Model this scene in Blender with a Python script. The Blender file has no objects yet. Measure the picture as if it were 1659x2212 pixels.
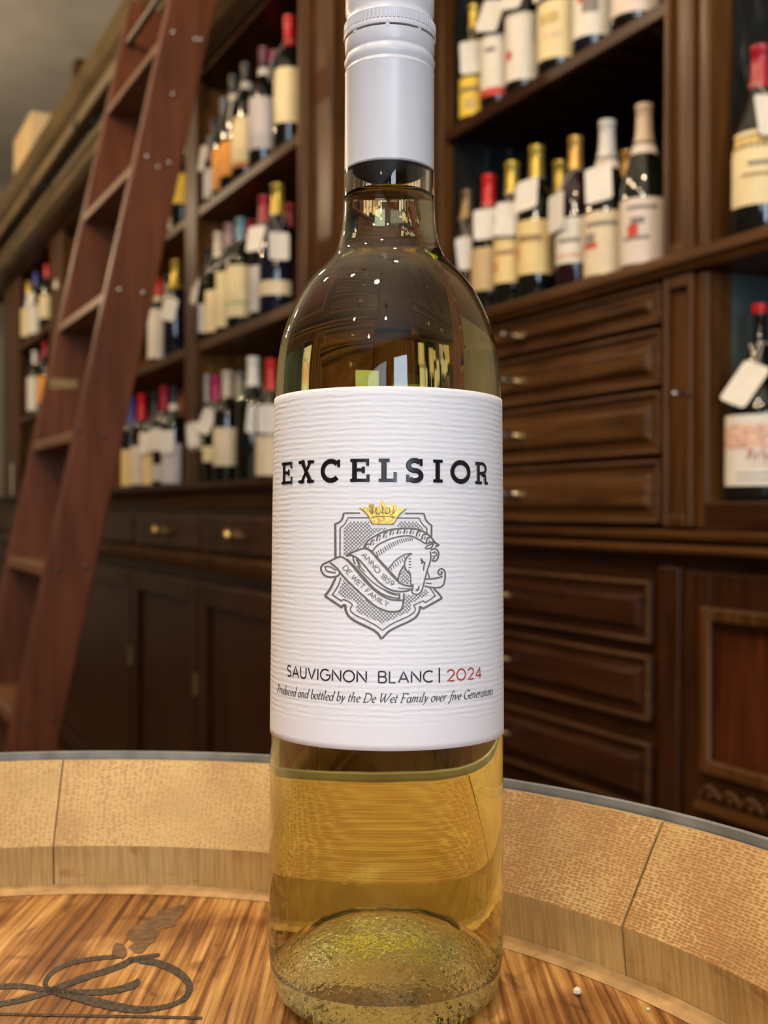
import bpy, bmesh, math, random
from mathutils import Vector, Matrix, noise as mnoise
random.seed(7)
scene = bpy.context.scene
COL = scene.collection

# ------------------------------------------------------------------ camera, exposure, world, main lights
F_PX, CX, CY = 2430.0, 829.5, 1106.0          # focal length in pixels of the 1659 x 2212 frame
EYE = 1.06                                     # camera height above the shop floor
ROLL = math.radians(0.25)
cam_d = bpy.data.cameras.new('camera')
cam = bpy.data.objects.new('camera', cam_d); COL.objects.link(cam)
cam_d.sensor_fit = 'VERTICAL'; cam_d.sensor_height = 24.0; cam_d.sensor_width = 18.0
cam_d.lens = 24.0 * F_PX / 2212.0
cam_d.clip_start = 0.02; cam_d.clip_end = 60
cam.matrix_world = Matrix.Translation((0, 0, EYE)) @ Matrix.Rotation(math.pi/2, 4, 'X') @ Matrix.Rotation(ROLL, 4, 'Z')
cam_d.dof.use_dof = True; cam_d.dof.focus_distance = 0.335; cam_d.dof.aperture_fstop = 10.5
scene.camera = cam
vs = scene.view_settings
vs.view_transform = 'Standard'; vs.look = 'None'; vs.exposure = 0.0; vs.gamma = 1.0; vs.use_curve_mapping = False
cy = scene.cycles
cy.use_denoising = True
cy.use_adaptive_sampling = True; cy.adaptive_threshold = 0.07; cy.adaptive_min_samples = 16
cy.max_bounces = 13; cy.transmission_bounces = 12; cy.glossy_bounces = 5; cy.diffuse_bounces = 4
cy.sample_clamp_indirect = 12.0; cy.sample_clamp_direct = 0.0
cy.caustics_refractive = True; cy.caustics_reflective = False; cy.blur_glossy = 0.4

# directions of the long shelving wall: it runs away from the camera towards the left
_u = (-420.0 - CX) / F_PX
_n = math.hypot(_u, 1.0)
DX, DY = _u/_n, 1.0/_n                         # unit vector along the wall, away from the camera
NX, NY = DY, -DX                               # into the wall
WROT = math.atan2(-DY, -DX)                    # wall frame: x = towards the camera side, y = into the wall, z = up
def wall_to_world(lx, ly, z): return Vector((-DX*lx + NX*ly, -DY*lx + NY*ly, z))

world = bpy.data.worlds.new('shop_world'); scene.world = world; world.use_nodes = True
bgn = world.node_tree.nodes['Background']; bgn.inputs[0].default_value = (0.62, 0.75, 1.0, 1); bgn.inputs[1].default_value = 0.6

def area_light(name, loc, rot, sx, sy, energy, color):
    l = bpy.data.lights.new(name, 'AREA'); l.shape = 'RECTANGLE'; l.size = sx; l.size_y = sy
    l.energy = energy; l.color = color
    o = bpy.data.objects.new(name, l); COL.objects.link(o); o.location = loc; o.rotation_euler = rot
    return o
WIN_LX, WIN_LY = 3.93, -1.02                    # the glazed shop door in the street wall, behind the camera
wl = area_light('street_door_daylight', wall_to_world(WIN_LX, WIN_LY, 1.55), (math.pi/2, 0, WROT + math.pi/2), 1.05, 2.3, 100, (0.68, 0.83, 1.0))
wl2 = area_light('added_window_fill', wall_to_world(WIN_LX, -3.35, 1.75), (math.pi/2, 0, WROT + math.pi/2), 2.2, 1.9, 50, (0.78, 0.89, 1.0))  # unseen second window, its daylight added as soft fill

# ------------------------------------------------------------------ pixel rays
CR, SR = math.cos(ROLL), math.sin(ROLL)
def ray(px, py):
    x, z = (px - CX)/F_PX, -(py - CY)/F_PX
    return Vector((CR*x - SR*z, 1.0, SR*x + CR*z))
def at_wall(px, py, P):
    """wall-frame (lx, z) of the point seen at a pixel on the vertical plane ly = P"""
    r = ray(px, py); t = P / (r.x*NX + r.y*NY); p = r*t
    return (-DX*p.x - DY*p.y, p.z + EYE)
# the barrel stands a little out of plumb, so it and the bottle share a frame tilted about the camera's x axis
TILT = math.radians(1.47)
RT = Matrix.Rotation(-TILT, 3, 'X'); RTI = RT.inverted()
def tilted(x, y, z): return RT @ Vector((x, y, z)) + Vector((0, 0, EYE))
def ray_t(px, py): return RTI @ ray(px, py)

# ------------------------------------------------------------------ mesh builder and object helpers
OFF = {}
class MB:
    def __init__(self): self.v = []; self.f = []; self.m = []; self.uv = None
    def add(self, vs, fs, mi=0):
        b = len(self.v); self.v += [tuple(p) for p in vs]
        for f in fs: self.f.append(tuple(i + b for i in f)); self.m.append(mi)
        return self
    def box(self, x0, x1, y0, y1, z0, z1, mi=0):
        return self.add([(x0,y0,z0),(x1,y0,z0),(x1,y1,z0),(x0,y1,z0),(x0,y0,z1),(x1,y0,z1),(x1,y1,z1),(x0,y1,z1)],
                        [(0,3,2,1),(4,5,6,7),(0,1,5,4),(1,2,6,5),(2,3,7,6),(3,0,4,7)], mi)
    def hexa(self, a, b, mi=0):
        """a, b: two quads (4 points each) joined into a solid"""
        return self.add(list(a)+list(b), [(3,2,1,0),(4,5,6,7),(0,1,5,4),(1,2,6,5),(2,3,7,6),(3,0,4,7)], mi)
    def lathe(self, prof, n=32, c=(0,0,0), cap0=False, cap1=False, mi=0, flip=False):
        vs = []; fs = []
        for r, z in prof:
            for k in range(n):
                a = 2*math.pi*k/n; vs.append((c[0]+r*math.cos(a), c[1]+r*math.sin(a), c[2]+z))
        for i in range(len(prof)-1):
            for k in range(n):
                q = (i*n+k, i*n+(k+1)%n, (i+1)*n+(k+1)%n, (i+1)*n+k)
                fs.append(q[::-1] if flip else q)
        if cap0: fs.append(tuple(range(n))[::(1 if flip else -1)])
        if cap1: fs.append(tuple((len(prof)-1)*n+k for k in range(n))[::(-1 if flip else 1)])
        return self.add(vs, fs, mi)
    def tube(self, pts, r, n=8, closed=False, mi=0):
        pts = [Vector(p) for p in pts]; m = len(pts); vs = []; fs = []
        rr = r if isinstance(r, (list, tuple)) else [r]*m
        up = Vector((0.13, 0.21, 1)).normalized()
        for i, p in enumerate(pts):
            if closed: t = pts[(i+1) % m] - pts[i-1]
            else: t = pts[min(i+1, m-1)] - pts[max(i-1, 0)]
            t.normalize(); a = t.cross(up)
            if a.length < 1e-4: a = t.cross(Vector((1, 0, 0)))
            a.normalize(); b = t.cross(a)
            for k in range(n):
                w = 2*math.pi*k/n; vs.append(p + (a*math.cos(w) + b*math.sin(w))*rr[i])
        for i in range(m if closed else m-1):
            j = (i+1) % m
            for k in range(n): fs.append((i*n+k, i*n+(k+1)%n, j*n+(k+1)%n, j*n+k))
        if not closed: fs += [tuple(range(n))[::-1], tuple((m-1)*n+k for k in range(n))]
        return self.add(vs, fs, mi)
    def prism(self, poly, z0, z1, mi=0):
        n = len(poly)
        return self.add([(x, y, z0) for x, y in poly]+[(x, y, z1) for x, y in poly],
                        [tuple(range(n))[::-1], tuple(range(n, 2*n))]+[(i, (i+1)%n, n+(i+1)%n, n+i) for i in range(n)], mi)
    def extrude_x(self, prof, x0, x1, mi=0):
        """prof: closed outline in (y, z), swept along x"""
        n = len(prof)
        return self.add([(x0, y, z) for y, z in prof]+[(x1, y, z) for y, z in prof],
                        [tuple(range(n)), tuple(range(n, 2*n))[::-1]]+[(i, n+i, n+(i+1)%n, (i+1)%n) for i in range(n)], mi)

def part(name, mb, mats, parent=None, smooth=None, bevel=0, label=None, kind=None, fixn=True):
    off = OFF.get(parent.name, (0, 0, 0)) if parent else (0, 0, 0)
    me = bpy.data.meshes.new(name)
    me.from_pydata([(x-off[0], y-off[1], z-off[2]) for x, y, z in mb.v], [], mb.f)
    if not isinstance(mats, (list, tuple)): mats = [mats]
    for m in mats: me.materials.append(m)
    if len(mats) > 1: me.polygons.foreach_set('material_index', mb.m)
    if fixn:
        bm = bmesh.new(); bm.from_mesh(me); bmesh.ops.recalc_face_normals(bm, faces=bm.faces[:]); bm.to_mesh(me); bm.free()
    if smooth is not None:
        me.polygons.foreach_set('use_smooth', [True]*len(me.polygons))
        if smooth < 180: me.set_sharp_from_angle(angle=math.radians(smooth))
    me.update()
    o = bpy.data.objects.new(name, me); COL.objects.link(o)
    if bevel:
        b = o.modifiers.new('bevel', 'BEVEL'); b.width = bevel; b.segments = 2; b.limit_method = 'ANGLE'; b.angle_limit = math.radians(40)
        me.polygons.foreach_set('use_smooth', [True]*len(me.polygons)); b.harden_normals = True
        me.set_sharp_from_angle(angle=math.radians(40))
    if parent: o.parent = parent; OFF[o.name] = off
    if label: o['label'] = label
    if kind: o['kind'] = kind
    return o
def tag(o, label, cat, group=None, kind=None):
    o['label'] = label; o['category'] = cat
    if group: o['group'] = group
    if kind: o['kind'] = kind
    return o
def thing(name, label, cat, loc=(0, 0, 0), rot=(0, 0, 0), group=None, off=(0, 0, 0)):
    o = bpy.data.objects.new(name, None); COL.objects.link(o); o.empty_display_size = 0.05
    o.location = loc; o.rotation_euler = rot; OFF[o.name] = off
    return tag(o, label, cat, group)
def wall_thing(name, label, cat, lx, ly, z, group=None):
    return thing(name, label, cat, wall_to_world(lx, ly, z), (0, 0, WROT), group, (lx, ly, z))
def structure(name, mb, mats, wall=True, **k):
    o = part(name, mb, mats, None, **k)
    if wall: o.rotation_euler = (0, 0, WROT)
    o['kind'] = 'structure'; return o

# ------------------------------------------------------------------ materials
MATS = {}
def new_mat(name):
    m = bpy.data.materials.new(name); m.use_nodes = True; nt = m.node_tree
    for n in list(nt.nodes):
        if n.type != 'OUTPUT_MATERIAL': nt.nodes.remove(n)
    out = [n for n in nt.nodes if n.type == 'OUTPUT_MATERIAL'][0]
    return m, nt, out
def N(nt, t, **kw):
    n = nt.nodes.new(t)
    for k, v in kw.items():
        if k.startswith('i_'): n.inputs[k[2:].replace('_', ' ')].default_value = v
        else: setattr(n, k, v)
    return n
def L(nt, a, b): nt.links.new(a, b)
def ramp(nt, src, stops):
    r = N(nt, 'ShaderNodeValToRGB'); L(nt, src, r.inputs[0]); e = r.color_ramp.elements
    while len(e) < len(stops): e.new(0.5)
    for el, (p, c) in zip(e, stops): el.position = p; el.color = (c[0], c[1], c[2], 1)
    return r
def plain(name, col, rough=0.5, metal=0.0, spec=0.5, noise=0.0, nscale=40.0, bump=0.0, coat=0.0):
    if name in MATS: return MATS[name]
    m, nt, out = new_mat(name)
    p = N(nt, 'ShaderNodeBsdfPrincipled'); L(nt, p.outputs[0], out.inputs[0])
    p.inputs['Roughness'].default_value = rough; p.inputs['Metallic'].default_value = metal
    p.inputs['Specular IOR Level'].default_value = spec; p.inputs['Coat Weight'].default_value = coat
    tc = N(nt, 'ShaderNodeTexCoord'); nz = N(nt, 'ShaderNodeTexNoise'); nz.inputs['Scale'].default_value = nscale; nz.inputs['Detail'].default_value = 4
    L(nt, tc.outputs['Object'], nz.inputs['Vector'])
    k = noise
    r = ramp(nt, nz.outputs[0], [(0.3, [c*(1-k) for c in col]), (0.7, [min(1, c*(1+k)) for c in col])])
    L(nt, r.outputs[0], p.inputs['Base Color'])
    if bump:
        b = N(nt, 'ShaderNodeBump'); b.inputs['Strength'].default_value = bump; b.inputs['Distance'].default_value = 0.002
        L(nt, nz.outputs[0], b.inputs['Height']); L(nt, b.outputs[0], p.inputs['Normal'])
    MATS[name] = m; return m
def wood(name, dark, light, axis='X', scale=6.0, rough=0.35, stretch=14.0, bump=0.15, coat=0.0):
    if name in MATS: return MATS[name]
    m, nt, out = new_mat(name)
    p = N(nt, 'ShaderNodeBsdfPrincipled'); L(nt, p.outputs[0], out.inputs[0]); p.inputs['Roughness'].default_value = rough; p.inputs['Specular IOR Level'].default_value = 0.22
    p.inputs['Coat Weight'].default_value = coat; p.inputs['Coat Roughness'].default_value = 0.2
    tc = N(nt, 'ShaderNodeTexCoord'); mp = N(nt, 'ShaderNodeMapping'); L(nt, tc.outputs['Object'], mp.inputs[0])
    s = [scale*stretch]*3; s['XYZ'.index(axis)] = scale; mp.inputs['Scale'].default_value = s
    n1 = N(nt, 'ShaderNodeTexNoise'); n1.inputs['Scale'].default_value = 1.0; n1.inputs['Detail'].default_value = 6; n1.inputs['Distortion'].default_value = 0.6
    L(nt, mp.outputs[0], n1.inputs['Vector'])
    n2 = N(nt, 'ShaderNodeTexNoise'); n2.inputs['Scale'].default_value = 3.0; n2.inputs['Detail'].default_value = 2; L(nt, tc.outputs['Object'], n2.inputs['Vector'])
    mx = N(nt, 'ShaderNodeMath', operation='MULTIPLY_ADD'); L(nt, n1.outputs[0], mx.inputs[0]); mx.inputs[1].default_value = 0.65
    ml = N(nt, 'ShaderNodeMath', operation='MULTIPLY'); L(nt, n2.outputs[0], ml.inputs[0]); ml.inputs[1].default_value = 0.35; L(nt, ml.outputs[0], mx.inputs[2])
    r = ramp(nt, mx.outputs[0], [(0.33, dark), (0.66, light)]); L(nt, r.outputs[0], p.inputs['Base Color'])
    b = N(nt, 'ShaderNodeBump'); b.inputs['Strength'].default_value = bump; b.inputs['Distance'].default_value = 0.002
    L(nt, n1.outputs[0], b.inputs['Height']); L(nt, b.outputs[0], p.inputs['Normal'])
    MATS[name] = m; return m

mah_h = wood('mahogany_along', (0.018, 0.0055, 0.002), (0.058, 0.020, 0.007), 'X', 5, 0.30)
mah_v = wood('mahogany_upright', (0.018, 0.0055, 0.002), (0.058, 0.020, 0.007), 'Z', 5, 0.30)
mah_y = wood('mahogany_depth', (0.020, 0.006, 0.0022), (0.055, 0.018, 0.006), 'Y', 5, 0.4)
tan_h = wood('worn_brown_along', (0.036, 0.014, 0.004), (0.125, 0.052, 0.014), 'X', 5, 0.32)
tan_v = wood('worn_brown_upright', (0.036, 0.014, 0.004), (0.125, 0.052, 0.014), 'Z', 5, 0.32)
back_wood = wood('amber_back_panel', (0.115, 0.040, 0.007), (0.34, 0.140, 0.026), 'Z', 6, 0.45)
ladder_v = wood('ladder_red_brown', (0.066, 0.020, 0.009), (0.140, 0.046, 0.020), 'Z', 4, 0.38)
ladder_x = wood('ladder_tread_brown', (0.090, 0.036, 0.015), (0.200, 0.092, 0.040), 'X', 4, 0.42)
cornice_m = wood('cornice_olive_brown', (0.13, 0.090, 0.040), (0.27, 0.195, 0.095), 'X', 3, 0.36)
crate_m = wood('pine_crate', (0.66, 0.46, 0.22), (0.84, 0.66, 0.38), 'X', 5, 0.6, bump=0.1)
def scuffed_black():
    m, nt, out = new_mat('scuffed_black_back')
    p = N(nt, 'ShaderNodeBsdfPrincipled'); L(nt, p.outputs[0], out.inputs[0]); p.inputs['Roughness'].default_value = 0.6; p.inputs['Specular IOR Level'].default_value = 0.2
    tc = N(nt, 'ShaderNodeTexCoord'); mp = N(nt, 'ShaderNodeMapping'); mp.inputs['Scale'].default_value = (60, 60, 9); L(nt, tc.outputs['Object'], mp.inputs[0])
    nz = N(nt, 'ShaderNodeTexNoise'); nz.inputs['Scale'].default_value = 1.0; nz.inputs['Detail'].default_value = 5; nz.inputs['Distortion'].default_value = 0.8; L(nt, mp.outputs[0], nz.inputs['Vector'])
    r = ramp(nt, nz.outputs[0], [(0.30, (0.006, 0.0065, 0.007)), (0.60, (0.016, 0.018, 0.018)), (0.72, (0.11, 0.115, 0.11))]); L(nt, r.outputs[0], p.inputs['Base Color'])
    return m
black_back = scuffed_black()
teal_back = plain('slate_niche_paint', (0.055, 0.075, 0.075), 0.6, noise=0.35, nscale=7)
ceil_m = plain('ceiling_grey_plaster', (0.60, 0.61, 0.60), 0.85, noise=0.12, nscale=3)
wall_m = plain('far_plaster', (0.30, 0.27, 0.22), 0.85, noise=0.15, nscale=2)
floor_m = wood('floor_boards', (0.06, 0.03, 0.014), (0.14, 0.075, 0.035), 'X', 3, 0.45)
brass = plain('aged_brass', (0.52, 0.38, 0.16), 0.28, metal=1.0, noise=0.25, nscale=60)
nickel = plain('dull_nickel', (0.45, 0.42, 0.40), 0.25, metal=1.0, noise=0.2, nscale=60)
iron = plain('dark_iron_bolt', (0.10, 0.085, 0.08), 0.35, metal=0.9, noise=0.3, nscale=80)
white_paper = plain('white_card', (0.74, 0.71, 0.65), 0.7, noise=0.05, nscale=30)
string_m = plain('pale_string', (0.55, 0.48, 0.38), 0.8, noise=0.1)
ink_m = plain('grey_brown_print', (0.14, 0.125, 0.11), 0.6, noise=0.15, nscale=600)
ink_soft = plain('italic_print', (0.07, 0.067, 0.065), 0.6, noise=0.1, nscale=600)
ink_black = plain('raised_black_varnish', (0.010, 0.008, 0.011), 0.25, spec=0.35, noise=0.1, nscale=300)
ink_plum = plain('black_plum_print', (0.020, 0.014, 0.024), 0.5, noise=0.1, nscale=300)
ink_red = plain('brick_red_print', (0.42, 0.060, 0.038), 0.5, noise=0.1, nscale=300)
gold_foil = plain('gold_foil', (0.62, 0.43, 0.11), 0.42, metal=0.7, noise=0.2, nscale=500, bump=0.3)
gold_line = plain('gold_foil_line', (0.13, 0.08, 0.02), 0.6, noise=0.1)
cap_white = plain('matte_white_cap', (0.60, 0.62, 0.685), 0.34, noise=0.02, nscale=50)
steel_hoop = plain('galvanised_hoop', (0.27, 0.30, 0.31), 0.5, metal=0.3, noise=0.35, nscale=55, bump=0.2)

def label_paper():
    m, nt, out = new_mat('ribbed_white_label')
    p = N(nt, 'ShaderNodeBsdfPrincipled'); L(nt, p.outputs[0], out.inputs[0])
    p.inputs['Base Color'].default_value = (0.75, 0.775, 0.835, 1); p.inputs['Roughness'].default_value = 0.62
    tc = N(nt, 'ShaderNodeTexCoord')
    mp = N(nt, 'ShaderNodeMapping'); mp.inputs['Scale'].default_value = (1, 1, 0.5); L(nt, tc.outputs['Object'], mp.inputs[0])
    nz = N(nt, 'ShaderNodeTexNoise'); nz.inputs['Scale'].default_value = 110; nz.inputs['Detail'].default_value = 5; nz.inputs['Roughness'].default_value = 0.7
    L(nt, mp.outputs[0], nz.inputs['Vector'])
    sx = N(nt, 'ShaderNodeSeparateXYZ'); L(nt, tc.outputs['Object'], sx.inputs[0])
    # z + noise -> sine ribs about 1.6 mm apart
    a = N(nt, 'ShaderNodeMath', operation='MULTIPLY_ADD'); L(nt, nz.outputs[0], a.inputs[0]); a.inputs[1].default_value = 0.0016; L(nt, sx.outputs['Z'], a.inputs[2])
    b = N(nt, 'ShaderNodeMath', operation='MULTIPLY'); L(nt, a.outputs[0], b.inputs[0]); b.inputs[1].default_value = 2*math.pi/0.00165
    s = N(nt, 'ShaderNodeMath', operation='SINE'); L(nt, b.outputs[0], s.inputs[0])
    # plain margins at the label's top and bottom
    inr = N(nt, 'ShaderNodeMapRange'); inr.inputs[1].default_value = 0.089; inr.inputs[2].default_value = 0.094; L(nt, sx.outputs['Z'], inr.inputs[0])
    n2 = N(nt, 'ShaderNodeTexNoise'); n2.inputs['Scale'].default_value = 170; n2.inputs['Detail'].default_value = 3
    mp2 = N(nt, 'ShaderNodeMapping'); mp2.inputs['Scale'].default_value = (1, 1, 3.0); L(nt, tc.outputs['Object'], mp2.inputs[0])
    L(nt, mp2.outputs[0], n2.inputs['Vector'])
    n2r = ramp(nt, n2.outputs[0], [(0.36, (0, 0, 0)), (0.62, (1, 1, 1))])
    g = N(nt, 'ShaderNodeMath', operation='MULTIPLY'); L(nt, s.outputs[0], g.inputs[0]); L(nt, inr.outputs[0], g.inputs[1])
    g2 = N(nt, 'ShaderNodeMath', operation='MULTIPLY'); L(nt, g.outputs[0], g2.inputs[0]); L(nt, n2r.outputs[0], g2.inputs[1])
    n3 = N(nt, 'ShaderNodeTexNoise'); n3.inputs['Scale'].default_value = 900; n3.inputs['Detail'].default_value = 3
    L(nt, tc.outputs['Object'], n3.inputs['Vector'])
    ad = N(nt, 'ShaderNodeMath', operation='MULTIPLY_ADD'); L(nt, n3.outputs[0], ad.inputs[0]); ad.inputs[1].default_value = 0.25; L(nt, g2.outputs[0], ad.inputs[2])
    bp = N(nt, 'ShaderNodeBump'); bp.inputs['Strength'].default_value = 0.38; bp.inputs['Distance'].default_value = 0.00018
    L(nt, ad.outputs[0], bp.inputs['Height']); L(nt, bp.outputs[0], p.inputs['Normal'])
    return m
label_m = label_paper()

def glass(name, ior, col=(1, 1, 1), rough=0.0, absorb=None, bump=None):
    m, nt, out = new_mat(name)
    g = N(nt, 'ShaderNodeBsdfGlass'); g.inputs['IOR'].default_value = ior; g.inputs['Roughness'].default_value = rough
    g.inputs['Color'].default_value = (*col, 1); L(nt, g.outputs[0], out.inputs['Surface'])
    if absorb:
        v = N(nt, 'ShaderNodeVolumeAbsorption'); v.inputs['Density'].default_value = absorb[0]; v.inputs['Color'].default_value = (*absorb[1], 1)
        L(nt, v.outputs[0], out.inputs['Volume'])
    if bump:
        tc = N(nt, 'ShaderNodeTexCoord'); nz = N(nt, 'ShaderNodeTexNoise'); nz.inputs['Scale'].default_value = bump[0]; nz.inputs['Detail'].default_value = 2
        L(nt, tc.outputs['Object'], nz.inputs['Vector'])
        b = N(nt, 'ShaderNodeBump'); b.inputs['Strength'].default_value = bump[1]; b.inputs['Distance'].default_value = bump[2]
        L(nt, nz.outputs[0], b.inputs['Height']); L(nt, b.outputs[0], g.inputs['Normal'])
    return m
WINE_ABS = (15.0, (0.965, 0.905, 0.0))
glass_out = glass('clear_flint_glass', 1.50, (0.985, 0.99, 0.965), bump=(28, 0.25, 0.0006))
glass_base = glass('stippled_base_glass', 1.50, (0.985, 0.985, 0.80), bump=(600, 0.25, 0.0007))
def frosted_punt():
    m = glass('stippled_punt_glass', 1.50, (0.99, 0.985, 0.88), rough=0.05, bump=(560, 0.7, 0.0010)); nt = m.node_tree
    out = [n for n in nt.nodes if n.type == 'OUTPUT_MATERIAL'][0]; g = [n for n in nt.nodes if n.type == 'BSDF_GLASS'][0]
    d = N(nt, 'ShaderNodeBsdfDiffuse'); d.inputs[0].default_value = (0.95, 0.90, 0.58, 1); t = N(nt, 'ShaderNodeBsdfTranslucent'); t.inputs[0].default_value = (0.92, 0.86, 0.52, 1)
    mx = N(nt, 'ShaderNodeMixShader'); mx.inputs[0].default_value = 0.3; L(nt, d.outputs[0], mx.inputs[1]); L(nt, t.outputs[0], mx.inputs[2])
    tc = N(nt, 'ShaderNodeTexCoord'); v = N(nt, 'ShaderNodeTexVoronoi'); v.inputs['Scale'].default_value = 620; L(nt, tc.outputs['Object'], v.inputs['Vector'])
    r = ramp(nt, v.outputs[0], [(0.1, (0.01, 0.01, 0.01)), (0.6, (0.16, 0.16, 0.16))])
    m2 = N(nt, 'ShaderNodeMixShader'); L(nt, r.outputs[0], m2.inputs[0]); L(nt, g.outputs[0], m2.inputs[1]); L(nt, mx.outputs[0], m2.inputs[2]); L(nt, m2.outputs[0], out.inputs[0])
    return m
glass_dome = frosted_punt()
glass_air = glass('glass_inner_wall', 1/1.50)
def wine_material():
    # one material for the whole liquid; the relative index differs where it meets glass and where it meets air
    m = glass('pale_yellow_wine', 1.342/1.50, absorb=WINE_ABS, bump=(22, 0.3, 0.0008)); nt = m.node_tree
    g = [n for n in nt.nodes if n.type == 'BSDF_GLASS'][0]; b = [n for n in nt.nodes if n.type == 'BUMP'][0]; nz = [n for n in nt.nodes if n.type == 'TEX_NOISE'][0]
    at_ = N(nt, 'ShaderNodeAttribute'); at_.attribute_name = 'relative_index'; L(nt, at_.outputs['Fac'], g.inputs['IOR'])
    tc = N(nt, 'ShaderNodeTexCoord'); n2 = N(nt, 'ShaderNodeTexNoise'); n2.inputs['Scale'].default_value = 330; n2.inputs['Detail'].default_value = 2; L(nt, tc.outputs['Object'], n2.inputs['Vector'])
    sx = N(nt, 'ShaderNodeSeparateXYZ'); L(nt, tc.outputs['Object'], sx.inputs[0])
    mr = N(nt, 'ShaderNodeMapRange'); mr.inputs[1].default_value = 0.034; mr.inputs[2].default_value = 0.014; L(nt, sx.outputs['Z'], mr.inputs[0])
    k = N(nt, 'ShaderNodeMath', operation='MULTIPLY'); L(nt, mr.outputs[0], k.inputs[0]); k.inputs[1].default_value = 0.7
    a = N(nt, 'ShaderNodeMath', operation='MULTIPLY_ADD'); L(nt, n2.outputs[0], a.inputs[0]); L(nt, k.outputs[0], a.inputs[1]); L(nt, nz.outputs[0], a.inputs[2])
    L(nt, a.outputs[0], b.inputs['Height']); return m
wine_m = wine_material()

def oak_head():
    m, nt, out = new_mat('barrel_head_oak')
    p = N(nt, 'ShaderNodeBsdfPrincipled'); L(nt, p.outputs[0], out.inputs[0]); p.inputs['Roughness'].default_value = 0.42
    tc = N(nt, 'ShaderNodeTexCoord')
    def nz(sc, det, vec, dist=0.0):
        mp = N(nt, 'ShaderNodeMapping'); mp.inputs['Scale'].default_value = vec; mp.inputs['Rotation'].default_value = (0, 0, math.radians(-3)); L(nt, tc.outputs['Object'], mp.inputs[0])
        n = N(nt, 'ShaderNodeTexNoise'); n.inputs['Scale'].default_value = sc; n.inputs['Detail'].default_value = det; n.inputs['Distortion'].default_value = dist
        L(nt, mp.outputs[0], n.inputs['Vector']); return n
    g = nz(1, 6, (500, 13, 60))
    c1 = ramp(nt, g.outputs[0], [(0.36, (0.16, 0.060, 0.014)), (0.50, (0.40, 0.185, 0.050)), (0.66, (0.62, 0.37, 0.135))])
    big = nz(1, 4, (22, 11, 10), 0.8)
    k = ramp(nt, big.outputs[0], [(0.44, (1, 1, 1)), (0.58, (0.46, 0.34, 0.25))])
    mx = N(nt, 'ShaderNodeMix', data_type='RGBA', blend_type='MULTIPLY'); mx.inputs[0].default_value = 0.9
    L(nt, c1.outputs[0], mx.inputs[6]); L(nt, k.outputs[0], mx.inputs[7])
    dk = nz(1, 3, (60, 34, 10), 1.2)
    k2 = ramp(nt, dk.outputs[0], [(0.58, (1, 1, 1)), (0.70, (0.30, 0.23, 0.18))])
    m2 = N(nt, 'ShaderNodeMix', data_type='RGBA', blend_type='MULTIPLY'); m2.inputs[0].default_value = 0.8
    L(nt, mx.outputs[2], m2.inputs[6]); L(nt, k2.outputs[0], m2.inputs[7])
    L(nt, m2.outputs[2], p.inputs['Base Color'])
    b = N(nt, 'ShaderNodeBump'); b.inputs['Strength'].default_value = 0.8; b.inputs['Distance'].default_value = 0.0014
    L(nt, g.outputs[0], b.inputs['Height']); L(nt, b.outputs[0], p.inputs['Normal'])
    return m
head_m = oak_head()
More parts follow.
